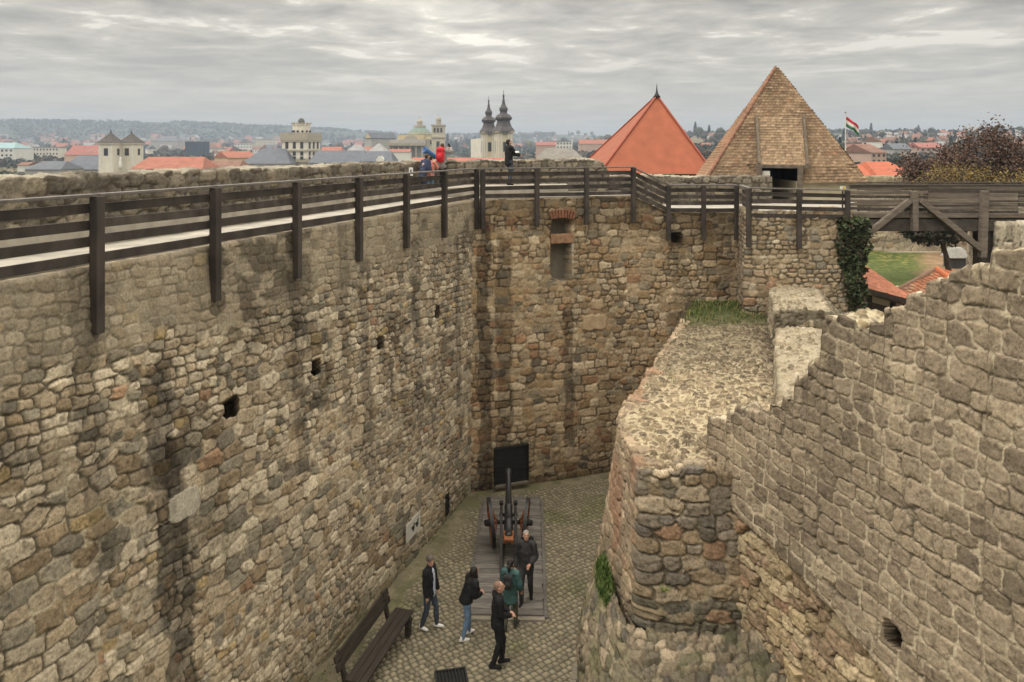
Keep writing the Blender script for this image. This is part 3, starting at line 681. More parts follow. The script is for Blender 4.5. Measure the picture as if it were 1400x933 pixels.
parapet('parapet_wall', [(4.1, 32.6), (11.3, 33.4)], [(0, 10.0), (8, 9.92)], 151, 'low dark stone parapet in front of the two pyramid roofs', base=WALK2 - 0.4)

# ---- courtyard ---------------------------------------------------------------
def yard():
    x = np.arange(-7.5, 6.0, 0.021); y = [9.5]
    while y[-1] < 29.2: y.append(y[-1] + 0.00135 * y[-1])
    y = np.array(y); X, Y = np.meshgrid(x, y)
    Z = ground_z(Y) + 0.06 * (fbm(X * 0.6, Y * 0.6, 161, 3) - 0.5)
    Pm = np.stack([X, Y, Z], axis=2)
    a = R(38) + 0.25 * (fbm(X * 0.18, Y * 0.18, 162, 2) - 0.5)
    a0 = R(40); S = X * math.cos(a0) + Y * math.sin(a0) + 0.25 * (fbm(X * 0.5, Y * 0.5, 163, 2) - 0.5); T = -X * math.sin(a0) + Y * math.cos(a0) + 0.25 * (fbm(X * 0.5 + 9, Y * 0.5, 164, 2) - 0.5)
    I, J, e, dx, dy = stones(S, T, 0.155, 0.155, 165, 0.22, 0.22, 5.0, 0.12, 0.012)
    r = _h(I, J, 166); prof = 1 - np.exp(-(e / 0.021) ** 1.6)
    H = 0.035 * prof * (0.75 + 0.5 * _h(I, J, 167)) 
    C = (np.array((0.25, 0.215, 0.145)) * (0.72 + 0.56 * r)[..., None]) * prof[..., None] + np.array((0.06, 0.056, 0.034)) * (1 - prof)[..., None]
    # earthy, mossy margins along the walls, hiding the setts
    dl = X - (-4.11 + 0.258 * (Y - 16.0)); dr = np.interp(Y, [9, 13, 15, 17, 18.4, 20.5, 23, 28.5], [1.4, 1.4, 1.35, 1.8, 2.2, 2.8, 3.3, 4.2]) - X
    db = np.interp(X, [-1.43, 0, 3.7, 6], [26.4, 26.9, 28.45, 29]) - Y
    n = 0.7 * (fbm(X * 1.3, Y * 1.3, 168, 4) - 0.5)
    m = np.maximum(1 - sstep(0.35, 0.75, dl + n), np.maximum(1 - sstep(0.14, 0.24, dr + 0.2 * n), 1 - sstep(0.5, 0.75, db + n)))
    soil = np.array((0.19, 0.165, 0.105)) * (0.6 + 0.8 * fbm(X * 3, Y * 3, 169, 4))[..., None]
    grn = sstep(0.5, 0.7, fbm(X * 1.8 + 7, Y * 1.8, 170, 4))[..., None]
    soil = soil * (1 - 0.6 * grn) + np.array((0.085, 0.095, 0.035)) * 0.6 * grn
    C = C * (1 - m)[..., None] + soil * m[..., None]; H = H * (1 - m) + m * (0.03 + 0.02 * fbm(X * 5, Y * 5, 171, 3))
    ms = (sstep(0.5, 0.72, fbm(X * 0.7 + 3, Y * 0.7, 172, 4)) * 0.65)[..., None]
    C = C * (1 - ms) + C * np.array((0.62, 0.72, 0.45)) * ms
    # sett row that edges the gutter at the plinth
    g = np.abs(dr - 0.3); row = sstep(0.09, 0.06, g) * (Y < 20)
    jt = sstep(0.02, 0.05, np.abs(((Y * 5.0) % 1.0) - 0.5)); 
    C = np.where((row > 0.5)[..., None], np.array((0.22, 0.195, 0.145)) * (0.5 + 0.5 * jt)[..., None], C); H = np.where(row > 0.5, 0.03 * jt, H)
    sheet('cobbled_yard', Pm, H, C, M_COB, kind='structure')
yard()
# =================================================================== TIMBER RAILINGS
M_RAIL = mat('dark_stained_timber', (0.026, 0.021, 0.018), 0.65, 0.35, 3, 0.35, 40, spec=0.35, stretch=(1, 1, 0.5), col2=(0.072, 0.059, 0.050))
M_RAIL2 = mat('faded_stained_timber', (0.042, 0.035, 0.030), 0.7, 0.35, 4, 0.35, 40, spec=0.3, stretch=(1, 1, 0.5), col2=(0.105, 0.088, 0.074))
M_CAP = mat('weathered_rail_cap', (0.10, 0.087, 0.078), 0.55, 0.3, 6, 0.2, 40, spec=0.4, col2=(0.17, 0.15, 0.135))
rng = random.Random(3)
def railing(label, posts, first=True, last=True, out=(0, 0)):
    """posts: (x, y, top z); boards run behind the posts, away from the yard"""
    root = empty('timber_railing', (posts[0][0], posts[0][1], posts[0][2] - 1.06), label=label, cat='railing')
    o = Vector(root.location)
    for i, (x, y, z) in enumerate(posts):
        if (i == 0 and not first) or (i == len(posts) - 1 and not last): continue
        a = posts[max(0, i - 1)]; b = posts[min(len(posts) - 1, i + 1)]
        rz = math.atan2(b[1] - a[1], b[0] - a[0])
        MB().box(Vector((x, y, z - 1.035)) - o, (0.155, 0.155, 2.07), rz=rz, ).build('post', M_RAIL, root, bevel=0.012)
    for i in range(len(posts) - 1):
        a, b = Vector(posts[i]), Vector(posts[i + 1]); d = (b - a); dn = Vector((d.x, d.y, 0)).normalized()
        n = Vector((-dn.y, dn.x, 0)) * 0.105
        if n.dot(Vector((out[0], out[1], 0))) < 0: n = -n
        e = dn * 0.04
        a2, b2 = a - e, b + e
        MB().bar(a2 + n * 0.35 - o + Vector((0, 0, 0.015)), b2 + n * 0.35 - o + Vector((0, 0, 0.015)), 0.15, 0.045).build('rail_cap', M_CAP, root, bevel=0.008)
        for k, dz in enumerate((0.19, 0.43, 0.675, 0.945)):
            j = Vector((0, 0, rng.uniform(-0.012, 0.012))); j2 = Vector((0, 0, rng.uniform(-0.012, 0.012)))
            MB().bar(a2 + n - o - Vector((0, 0, dz)) + j, b2 + n - o - Vector((0, 0, dz)) + j2, 0.045, 0.145 + rng.uniform(-.008, .008)).build('board', M_RAIL2 if rng.random() < .3 else M_RAIL, root, bevel=0.006)
    return root
def rail_y(u): return 10.144 / (0.334 - (u - HU) / F)
RT = WALK + 1.06
lp = [(ftop_x(y), y, RT) for y in (6.6, 9.1)] + [(ftop_x(rail_y(u)), rail_y(u), RT) for u in (131, 293, 405, 490, 555, 607, 651)]
lp = [(x + 0.02, y, z) for x, y, z in lp]
railing('long dark timber railing with hanging posts along the left wall walk', lp, out=(-1, 0.3))
def bpost(u, v_unused=None, z=RT, dy=-0.22):
    x = 0; y = 28.0
    for _ in range(20): y = float(back_top_y(x)) + dy; x = (u - HU) / F * y
    return (x, y, z)
bp = [bpost(660), bpost(734), bpost(802), bpost(866)]
railing('dark timber railing above the bricked niche on the back wall', bp, out=(0, 1))
RT2 = WALK2 + 1.0
sp = [bp[-1], bpost(914, z=RT2)]
railing('short sloping dark railing beside the steps down the wall walk', sp, first=False, last=False, out=(0, 1))
lp2 = [bpost(914, z=RT2), bpost(962, z=RT2), bpost(1007, z=RT2 - 0.01)]
railing('dark railing on the lower wall walk left of the gate block', lp2, out=(0, 1))
gb = [(8.36, 27.12, RT2 - 0.02), (10.16, 27.18, RT2 - 0.06), (11.9, 27.24, RT2 - 0.10)]
railing('dark railing on the gate block in front of the shingled roof opening', [(8.58, 28.9, RT2 - 0.01)] + gb, first=False, out=(0.3, 1))

# =================================================================== TIMBER BRIDGE
M_GREYW = mat('weathered_grey_timber', (0.105, 0.085, 0.068), 0.85, 0.4, 5, 0.5, 30, stretch=(0.35, 1, 2.5), col2=(0.21, 0.175, 0.14))
M_GREYD = mat('dark_weathered_timber', (0.05, 0.042, 0.036), 0.85, 0.4, 5, 0.4, 30, col2=(0.09, 0.075, 0.062))
M_GREYX = mat('pale_weathered_timber', (0.16, 0.135, 0.105), 0.85, 0.4, 7, 0.5, 30, stretch=(0.3, 1, 3), col2=(0.29, 0.25, 0.195))
def bridge():
    root = empty('timber_bridge', (12.2, 27.6, 8.5), label='weathered grey plank footbridge with a king post truss, right of the gate block', cat='bridge')
    o = Vector(root.location); r = random.Random(5)
    x0, x1, y0 = 12.15, 22.0, 27.7
    ytop = 9.83; 
    # side boarding facing the camera and the far side
    for side, yy in (('plank', y0), ('plank', y0 + 1.9)):
        n = 7
        for seg0, seg1 in ((x0 if yy == y0 else 13.3, 15.0), (15.0, 18.25), (18.25, x1)):
            z = ytop
            for i in range(n):
                h = 0.108 + r.uniform(-0.015, 0.018); ex = r.uniform(-0.03, 0.03)
                z0 = z - h / 2
                MB().bar(Vector((seg0 + 0.005, yy + r.uniform(-0.02, 0.02), z0 + r.uniform(-0.018, 0.018))) - o, Vector((seg1 - 0.005, yy + r.uniform(-0.02, 0.02), z0 + r.uniform(-0.018, 0.018))) - o, 0.04, h - 0.004).build(side, r.choice((M_GREYW, M_GREYW, M_GREYX, M_GREYD)), root, bevel=0.008)
                z -= h + 0.044
        MB().bar(Vector((x0 if yy == y0 else 13.3, yy, ytop + 0.045)) - o, Vector((x1, yy, ytop + 0.045)) - o, 0.12, 0.05).build('hand_rail', M_GREYD, root, bevel=0.01)
    MB().bar(Vector((x0, y0 - 0.03, 8.78)) - o, Vector((x1, y0 - 0.03, 8.78)) - o, 0.10, 0.16).build('sill_beam', M_GREYW, root, bevel=0.012)
    MB().bar(Vector((x0, y0 + 0.1, 8.42)) - o, Vector((18.6, y0 + 0.1, 8.42)) - o, 0.3, 0.42).build('main_beam', M_GREYD, root, bevel=0.02)
    MB().bar(Vector((x0, y0 + 1.8, 8.42)) - o, Vector((18.6, y0 + 1.8, 8.42)) - o, 0.3, 0.42).build('main_beam', M_GREYD, root, bevel=0.02)
    MB().box(Vector(((x0 + x1) / 2, y0 + 0.95, 8.68)) - o, (x1 - x0, 1.8, 0.08)).build('deck', M_GREYD, root)
    pa = P(1250, 262, y0 - 0.18); pb = P(1250, 316, y0 - 0.18)
    MB().bar(pa - o, pb - o, 0.2, 0.24, up=(0, 1, 0)).build('king_post', M_GREYW, root, bevel=0.015)
    for u1, v1 in ((1180, 325), (1341, 341)):
        MB().bar(P(1250 + (-6 if u1 < 1250 else 8), 274, y0 - 0.2) - o, P(u1, v1, y0 - 0.2) - o, 0.2, 0.2, up=(0, 1, 0)).build('brace', M_GREYW, root, bevel=0.015)
    MB().bar(P(1346, 261, y0 - 0.16) - o, P(1343, 352, y0 - 0.16) - o, 0.22, 0.25, up=(0, 1, 0)).build('end_post', M_GREYW, root, bevel=0.015)
    MB().bar(P(1343, 312, y0 + 0.35) - o, P(1343, 385, y0 + 0.35) - o, 0.42, 0.5, up=(0, 1, 0)).build('shore', M_GREYD, root, bevel=0.015)
    return root
bridge()
def bridge_pier():
    path = resample([(18.8, 31.5), (17.4, 27.6), (24, 27.5)], step=0.04, smooth=2); nr = normals2(path, 1)
    s1 = np.concatenate([[0], np.cumsum(np.linalg.norm(np.diff(path, axis=0), axis=1))]); rows = []
    top = np.interp(path[:, 0], [17, 24], [8.5, 8.6])
    for t in np.linspace(0, 1, 130):
        z = 1.5 + (top - 1.5) * t; off = 0.03 * (top - z); rows.append(np.stack([path[:, 0] + nr[:, 0] * off, path[:, 1] + nr[:, 1] * off, z], axis=1))
    for k in (0.3, 1.0): rows.append(np.stack([path[:, 0] + k * 0.4, path[:, 1] * (1 - k) + 31 * k, top], axis=1))
    Pm = np.array(rows); _, T = arc(Pm); S = np.repeat(s1[None], len(rows), axis=0)
    H, C, pf, onm = masonry(S, T, 0.24, 0.9, 181, [(2, (0.37, 0.32, 0.24)), (2, (0.45, 0.40, 0.31)), (1, (0.24, 0.2, 0.15))], (0.3, 0.26, 0.19), depth=0.07, joint=0.03, smear=0.3, p=4)
    sheet('bridge_pier', Pm, H, C, M_ST, label='pale ribbed stone pier under the right end of the footbridge', cat='pier')
bridge_pier()

# =================================================================== IVY, GRASS
def leaf_cloud(name, pts, size, mats, parent=None, seed=0, up=0.3, n_dir=None, **k):
    """many small bent leaves, each two faces, at the given points"""
    g = np.random.default_rng(seed); n = len(pts); pts = np.asarray(pts)
    d = g.normal(size=(n, 3)); 
    if n_dir is not None: d = d * 0.7 + np.array(n_dir)
    d /= np.linalg.norm(d, axis=1, keepdims=True)
    a = np.cross(d, g.normal(size=(n, 3))); a /= np.linalg.norm(a, axis=1, keepdims=True); b = np.cross(d, a)
    s = size * g.uniform(0.6, 1.4, (n, 1))
    v = np.stack([pts - a * s, pts + b * s * 0.62 + d * s * 0.25, pts + a * s, pts - b * s * 0.62 + d * s * 0.25], axis=1).reshape(-1, 3)
    f = (np.arange(n) * 4)[:, None] + np.array([0, 1, 2, 3]); f2 = np.stack([f[:, [0, 1, 2]], f[:, [0, 2, 3]]], axis=1).reshape(-1, 3)
    me = bpy.data.meshes.new(name); me.from_pydata(v.tolist(), [], f2.tolist())
    for m in mats: me.materials.append(m)
    mi = np.repeat(g.integers(0, len(mats), n), 2); me.polygons.foreach_set('material_index', mi.astype(np.int32)); me.update()
    o = bpy.data.objects.new(name, me); link(o, parent); return tag(o, **k)
def leafm(name, c): return mat(name, c, 0.6, 0.25, 3, 0, spec=0.3)
IVY = [leafm('ivy_leaf', (0.034, 0.048, 0.019)), leafm('ivy_leaf_dark', (0.020, 0.030, 0.013)), leafm('ivy_leaf_light', (0.062, 0.085, 0.03)), leafm('ivy_leaf_brown', (0.06, 0.045, 0.025))]
def ivy():
    g = np.random.default_rng(4); root = empty('ivy', (12.1, 27.2, 4.0), label='dark green ivy climbing the right edge of the gate block', cat='ivy')
    n = 5200; t = g.uniform(0, 1, n); z = 4.2 + t * 4.55
    w = np.interp(t, [0, .1, .35, .6, .8, 1], [.24, .26, .30, .38, .50, .40]); cx = np.interp(t, [0, .4, .7, 1], [12.28, 12.25, 12.1, 12.05])
    th = g.uniform(0, 2 * np.pi, n); rr = w * (0.35 + 0.75 * g.uniform(0, 1, n) ** .7) * (0.45 + 1.0 * vnoise(z * 2.6, th * 1.4, 5)); cx = cx + 0.28 * (fbm(z * 1.1, z * 0, 6, 3) - .5)
    pts = np.stack([cx + rr * np.cos(th), 27.35 + rr * 0.62 * np.sin(th) - 0.12, z], axis=1)
    leaf_cloud('foliage', pts - np.array((12.1, 27.2, 4.0)), 0.085, IVY, root, 3, n_dir=(0, -0.6, 0.5))
    mb = MB()
    for i in range(5):
        x = 12.0 + 0.1 * i; mb.tube([(x - 12.1 + 0.08 * math.sin(3 * q + i), 0.02, 0.1 + q * 4.3) for q in np.linspace(0, 1, 8)], [0.035 - 0.025 * q for q in np.linspace(0, 1, 8)], 5)
    mb.build('stem', mat('ivy_bark', (0.07, 0.05, 0.035)), root)
ivy()
def blades(name, base, hgt, cols, seed, lean=0.5, width=0.012, **k):
    g = np.random.default_rng(seed); n = len(base); b = np.asarray(base); th = g.uniform(0, 2 * np.pi, n); h = hgt * g.uniform(0.5, 1.3, n)
    d = np.stack([np.cos(th), np.sin(th), 0 * th], axis=1); s = np.stack([-np.sin(th), np.cos(th), 0 * th], axis=1) * width
    m = b + d * (lean * h * 0.3)[:, None] + np.array((0, 0, 1)) * (h * 0.6)[:, None]; t = b + d * (lean * h)[:, None] + np.array((0, 0, 1)) * h[:, None]
    v = np.stack([b - s, b + s, m + s * 0.7, m - s * 0.7, t], axis=1).reshape(-1, 3); o = np.arange(n)[:, None] * 5
    fs = np.concatenate([o + np.array([0, 1, 2]), o + np.array([0, 2, 3]), o + np.array([3, 2, 4])]).tolist()
    me = bpy.data.meshes.new(name); me.from_pydata(v.tolist(), [], fs)
    for c in cols: me.materials.append(c)
    mi = np.tile(g.integers(0, len(cols), n), 3); me.polygons.foreach_set('material_index', mi.astype(np.int32)); me.update()
    ob = bpy.data.objects.new(name, me); link(ob); return tag(ob, **k)
GRS = [leafm('grass_blade', (0.075, 0.12, 0.022)), leafm('grass_blade_dry', (0.20, 0.17, 0.06)), leafm('grass_blade_dark', (0.045, 0.08, 0.018))]
def grasses():
    g = np.random.default_rng(8)
    # on the plinth ledge
    k = PLG[g.integers(0, len(PLG), 3200)] + g.normal(size=(3200, 3)) * np.array((.02, .02, 0.004))
    blades('ledge_grass', k, 0.12, [GRS[0], GRS[0], GRS[2]], 1, label='bright green grass growing on the plinth ledge', cat='grass', kind='stuff')
    # at the back of the bastion top
    n = 3600; x = g.uniform(5.4, 9.2, n); y = 28.4 - 3.4 * g.uniform(0, 1, n) ** 1.7
    ok = (x > 2.46 + (y - 17.6) * 0.373 + 0.15) & (fbm(x * 1.6, y * 1.6, 194, 3) + 0.22 * (y - 27.0) > 0.42); z = np.full(n, BTOP + 0.12) + 0.2 * sstep(26.2, 28.2, y)
    blades('wall_top_grass', np.stack([x, y, z], axis=1)[ok], 0.13, [GRS[0], GRS[2], GRS[1]], 2, label='grass along the back of the flat ruined wall top', cat='grass', kind='stuff')
    n = 500; x = g.uniform(3.0, 8.2, n); y = g.uniform(16, 26, n); ok = (x > 2.46 + (y - 17.6) * 0.373 + 0.1) & (fbm(x * 2, y * 2, 192, 2) > 0.58) & (x < 5.3 + (y - 15.8) * 0.33)
    blades('wall_top_tufts', np.stack([x, y, np.full(n, BTOP + 0.02)], axis=1)[ok], 0.09, [GRS[0], GRS[1]], 3, label='sparse grass tufts in the rubble top', cat='grass', kind='stuff')
    n = 420; y = g.uniform(14.5, 26.3, n); x = -4.11 + 0.258 * (y - 16) + 0.05 + 0.22 * g.uniform(0, 1, n) ** 2; z = ground_z(y)
    ok = fbm(x * 2, y * 1.2, 193, 2) > 0.5
    blades('wall_foot_weeds', np.stack([x, y, z], axis=1)[ok], 0.12, [GRS[0], GRS[2], GRS[1]], 4, label='small weeds along the foot of the left wall', cat='weeds', kind='stuff')
    # a rosette of a weed on the bastion face
    p = Vector((2.75, 14.02, 3.15))
    pts = [(p.x + 0.02 * i, p.y - 0.05, p.z + 0.01 * i) for i in range(26)]
    blades('wall_weed', [(p.x + g.uniform(-.02, .02), p.y - 0.1, p.z) for _ in range(30)], 0.09, [GRS[0], GRS[1]], 5, lean=1.6, label='small weed rosette rooted in the ruined wall face', cat='plant')
grasses()

# =================================================================== SHUTTER, PLAQUE, GRATES
M_BLK = mat('black_painted_steel', (0.012, 0.013, 0.013), 0.55, 0.3, 4, 0.1, 30, spec=0.4)
def shutter():
    a = on_back_wall(677, 664); 
    y0 = 26.45
    pl, pr = P(677, 640, y0), P(721.5, 640, y0 + 0.42); ztop = P(700, 611, y0 + .2).z; zb = P(700, 660, y0 + 0.2).z
    root = empty('shutter', ((pl.x + pr.x) / 2, (pl.y + pr.y) / 2, zb), label='square black steel shutter at the foot of the back wall behind the cannon', cat='shutter')
    rz = math.atan2(pr.y - pl.y, pr.x - pl.x); root.rotation_euler.z = rz; w = (pr - pl).to_2d().length; h = ztop - zb
    MB().box((0, 0.03, h / 2), (w, 0.06, h)).build('panel', M_BLK, root, bevel=0.006)
    for x in (-w / 2, w / 2): MB().box((x, 0, h / 2), (0.05, 0.12, h + 0.04)).build('frame', M_BLK, root, bevel=0.006)
    MB().box((0, 0, h), (w + 0.05, 0.12, 0.05)).build('frame', M_BLK, root, bevel=0.006)
    mb = MB()
    for i in range(1, 8): mb.box((0, -0.004, h * i / 8), (w - 0.06, 0.012, 0.02))
    mb.build('ribs', M_BLK, root)
    MB().box((0, -0.03, -0.05), (w + 0.06, 0.16, 0.09)).build('threshold', mat('old_threshold', (0.13, 0.115, 0.085)), root, bevel=0.01)
shutter()
def plaque():
    p = on_left_wall(558.5, 720, 0.14); tl = on_left_wall(550, 714, 0.14)
    root = empty('plaque', p, math.atan2(1, 0.30), label='small white plaque with two dark figures on the left wall', cat='plaque')
    MB().box((0, 0, 0), (0.95, 0.025, 0.50)).build('plate', mat('white_enamel', (0.50, 0.48, 0.43), 0.5, 0.08, 4, 0.05), root, bevel=0.01)
    ink = mat('plaque_ink', (0.02, 0.02, 0.02), 0.6)
    for dx in (-0.02, 0.24):                        # two small round dark figures
        mb = MB(); mb.box((dx, -0.016, -0.01), (0.14, 0.012, 0.12)); mb.box((dx + 0.05, -0.016, 0.07), (0.07, 0.012, 0.08)); mb.box((dx - 0.09, -0.016, 0.03), (0.07, 0.012, 0.05)); mb.box((dx, -0.016, -0.085), (0.03, 0.012, 0.05)); mb.build('figure', ink, root, bevel=0.02)
plaque()
def wall_grate():
    p = on_left_wall(611, 690, 0.02); root = empty('window_grate', p, math.atan2(1, 0.26), label='black iron bars in the small opening low in the left wall', cat='grate')
    for i in range(4): MB().tube([(-0.14 + 0.09 * i, 0, -0.34), (-0.14 + 0.09 * i, 0, 0.34)], 0.013, 6).build('bar', M_BLK, root)
    for z in (-0.18, 0.02, 0.2): MB().tube([(-0.2, 0, z), (0.2, 0, z)], 0.012, 6).build('bar', M_BLK, root)
wall_grate()
def drain():
    c = Vector((-1.26, 16.0, 0)); c.z = ground_z(c.y) + 0.085
    root = empty('drain_grate', c, R(12), label='black iron drain grate set in the cobbles at the bottom edge', cat='drain grate')
    root.scale = (.78, .78, 1)
    MB().box((0, 0.33, 0), (0.80, 0.05, 0.05)).build('frame', M_BLK, root); MB().box((0, -0.33, 0), (0.80, 0.05, 0.05)).build('frame', M_BLK, root)
    MB().box((-0.4, 0, 0), (0.05, 0.7, 0.05)).build('frame', M_BLK, root); MB().box((0.4, 0, 0), (0.05, 0.7, 0.05)).build('frame', M_BLK, root)
    for i in range(8): MB().box((-0.32 + 0.092 * i, 0, -0.004), (0.03, 0.62, 0.04)).build('bar', M_BLK, root)
    MB().box((0, 0, -0.018), (0.76, 0.64, 0.01)).build('pit_dark', mat('drain_dark', (0.012, 0.012, 0.01)), root)  # near-black sheet in place of the shade below the bars
drain()
def manhole():
    c = Vector((-2.15, 19.2, 0)); c.z = ground_z(c.y) + 0.045
    mb = MB(); mb.box((0, 0, 0), (0.5, 0.42, 0.02)); o = mb.build('cover_plate', mat('mossy_cover', (0.10, 0.095, 0.06), 0.9, 0.3, 6, 0.3), bevel=0.006, label='plain mossy cover plate in the cobbles between wall and platform', cat='cover'); o.location = c; o.rotation_euler.z = R(15)
manhole()

# =================================================================== BENCH
def bench():
    M = mat('dark_bench_timber', (0.022, 0.017, 0.013), 0.7, 0.4, 5, 0.4, 30, stretch=(0.4, 3, 3), col2=(0.05, 0.040, 0.029))
    a, b = Vector((-2.62, 17.75, 0)), Vector((-3.22, 15.5, 0)); c = (a + b) / 2; L = (a - b).length + 0.2
    root = empty('wooden_bench', (c.x, c.y, ground_z(c.y) + 0.03), math.atan2((a - b).y, (a - b).x), label='long dark wooden bench standing along the foot of the left wall', cat='bench')
    # local +x runs along the wall away from the camera; -y is the yard side
    for i in range(3): MB().box((0, -0.26 + 0.155 * i, 0.44), (L, 0.145, 0.05)).build('seat_plank', M, root, bevel=0.008)
    T = Matrix.Rotation(R(-14), 3, 'X')
    for z in (0.64, 0.81): MB().box((0, 0.24 + (z - 0.45) * 0.26, z), (L + 0.03, 0.05, 0.14), M=T).build('back_plank', M, root, bevel=0.008)
    for x in (-L * 0.42, L * 0.42):
        MB().box((x, -0.06, 0.36), (0.10, 0.62, 0.10)).build('bearer', M, root, bevel=0.01)
        MB().box((x, -0.28, 0.16), (0.14, 0.12, 0.34)).build('leg', M, root, bevel=0.01)
        MB().bar((x, 0.14, -0.02), (x, 0.36, 0.90), 0.09, 0.09, up=(0, 1, 0)).build('leg', M, root, bevel=0.01)
    return root
bench()

# =================================================================== CANNON ON ITS PLATFORM
def platform():
    M = mat('worn_platform_timber', (0.085, 0.078, 0.070), 0.8, 0.4, 6, 0.5, 30, stretch=(0.5, 3, 3), col2=(0.19, 0.175, 0.155))
    r = random.Random(9)
    root = empty('gun_platform', (-0.07, 22.0, ground_z(22.0)), label='grey plank platform in the cobbles under the cannon', cat='platform')
    rx = math.atan(-0.07); root.rotation_euler = (rx, 0, R(-1.4))
    mb = MB()
    for i in range(29):
        y = -3.55 + 0.255 * i + 0.12
        mb.mi = i % 2; mb.box((r.uniform(-0.02, 0.02), y, 0.07 + r.uniform(-0.004, 0.006)), (1.84, 0.245, 0.07))
    mb.build('planks', [M, mat('worn_platform_timber_pale', (0.12, 0.11, 0.098), 0.8, 0.35, 6, 0.5, 30, stretch=(0.5, 3, 3), col2=(0.235, 0.215, 0.19))], root, bevel=0.008)
    dk = mat('rut_timber', (0.05, 0.046, 0.042), 0.8, 0.3, 5, 0.3)
    for x in (-0.17, 0.17): MB().box((x, -1.6, 0.115), (0.09, 3.6, 0.03)).build('track', dk, root, bevel=0.006)
    pale = mat('pale_edge_timber', (0.24, 0.215, 0.17), 0.85, 0.3, 5, 0.4)
    MB().box((0, -3.66, 0.03), (1.88, 0.16, 0.1)).build('edge_board', pale, root, bevel=0.01)
    for x in (-0.97, 0.97): MB().box((x, 0, 0.03), (0.09, 7.2, 0.09)).build('edge_board', M, root, bevel=0.01)
platform()
def cannon():
    iron = mat('blackened_bronze', (0.022, 0.023, 0.024), 0.42, 0.3, 5, 0.12, 30, metal=0.35, spec=0.5)
    wood = mat('tarred_carriage_wood', (0.022, 0.019, 0.017), 0.65, 0.35, 6, 0.2)
    orng = mat('orange_brown_oak', (0.26, 0.095, 0.035), 0.65, 0.3, 6, 0.25, stretch=(1, 1, 1))
    yb = 22.05
    g0 = ground_z(yb) + 0.105
    root = empty('cannon', (-0.10, yb, g0), R(0.5), label='black cannon on a two wheeled carriage with orange brown spokes, aimed at the shutter', cat='cannon')
    R0 = 0.66; zc = R0 + 0.03
    # barrel: local +y away from the camera, muzzle raised
    el = R(24); piv = Vector((0, 0.05, zc + 0.22))
    M = Matrix.Translation(piv) @ Matrix.Rotation(-(math.pi / 2 - el), 4, 'X')
    prof = [(0.015, -0.98), (0.05, -0.97), (0.065, -0.92), (0.035, -0.87), (0.05, -0.84), (0.16, -0.80), (0.178, -0.76), (0.178, -0.70), (0.16, -0.68), (0.152, -0.3), (0.165, -0.28), (0.165, -0.22), (0.14, -0.2), (0.128, 0.22), (0.14, 0.24), (0.14, 0.29), (0.116, 0.31), (0.085, 1.45), (0.1, 1.48), (0.118, 1.58), (0.11, 1.62), (0.05, 1.625), (0.045, 1.2)]
    prof = [(a * 0.86, z) for a, z in prof]
    MB().lathe(prof, M, 22).build('barrel', iron, root, smooth=True)
    MB().tube([(-0.26, 0.05, zc + 0.22), (0.26, 0.05, zc + 0.22)], 0.05, 10).build('trunnion', iron, root, smooth=True)
    for s in (-1, 1):
        mb = MB(); pts = [(0.75, zc + 0.02), (0.72, zc + 0.26), (-0.05, zc + 0.27), (-0.9, 0.46), (-1.55, 0.14), (-1.55, 0.0), (-1.2, 0.04), (-0.55, zc - 0.24), (0.4, zc - 0.2)]
        vs = [(s * 0.17 + dx, y, z) for dx in (0, s * 0.075) for y, z in pts]; n = len(pts)
        mb.add(vs, [tuple(range(n)), tuple(range(2 * n - 1, n - 1, -1))] + [(i, i + n, (i + 1) % n + n, (i + 1) % n) for i in range(n)])
        mb.build('cheek', wood, root, bevel=0.012)
        MB().box((s * 0.21, 0.62, zc + 0.30), (0.12, 0.16, 0.07)).build('bracket', iron, root, bevel=0.01)
    MB().box((0, -1.42, 0.1), (0.34, 0.2, 0.14)).build('trail_transom', wood, root, bevel=0.015)
    MB().box((0, -0.66, 0.62), (0.27, 0.34, 0.16), M=Matrix.Rotation(R(20), 3, 'X')).build('wedge', orng, root, bevel=0.02)
    MB().tube([(-0.62, 0.05, zc), (0.62, 0.05, zc)], 0.055, 10).build('axle', wood, root)
    def wheel(s):
        w = empty('wheel', (s * 0.50, 0.05, zc)); w.parent = root; w.rotation_euler = (0, R(5 * s), R(-7 * s))
        X = Matrix.Rotation(R(90), 4, 'Y')
        n = 36; rs = []
        for r0, x in ((R0, -0.05), (R0, 0.05), (R0 - 0.05, 0.05), (R0 - 0.05, -0.05)): rs.append([(x, r0 * math.cos(2 * math.pi * i / n), r0 * math.sin(2 * math.pi * i / n)) for i in range(n)])
        m = MB(); m.rings(rs + [rs[0]], False, False); m.build('tyre', iron, w)
        rs = []
        for r0, x in ((R0 - 0.052, -0.042), (R0 - 0.052, 0.042), (R0 - 0.13, 0.042), (R0 - 0.13, -0.042)): rs.append([(x, r0 * math.cos(2 * math.pi * i / n), r0 * math.sin(2 * math.pi * i / n)) for i in range(n)])
        m = MB(); m.rings(rs + [rs[0]], False, False); m.build('rim', orng, w)
        for k in range(12):
            a = 2 * math.pi * k / 12; m = MB(); m.bar((-s * 0.13, 0.09 * math.cos(a), 0.09 * math.sin(a)), (0, (R0 - 0.12) * math.cos(a), (R0 - 0.12) * math.sin(a)), 0.07, 0.06, up=(1, 0, 0)); m.build('spoke', orng, w)
        MB().lathe([(0.05, -0.2), (0.085, -0.18), (0.10, -0.05), (0.12, 0), (0.10, 0.06), (0.075, 0.18), (0.05, 0.2)], X, 14).build('hub', wood, w, smooth=True)
    wheel(-1); wheel(1)
    return root
cannon()
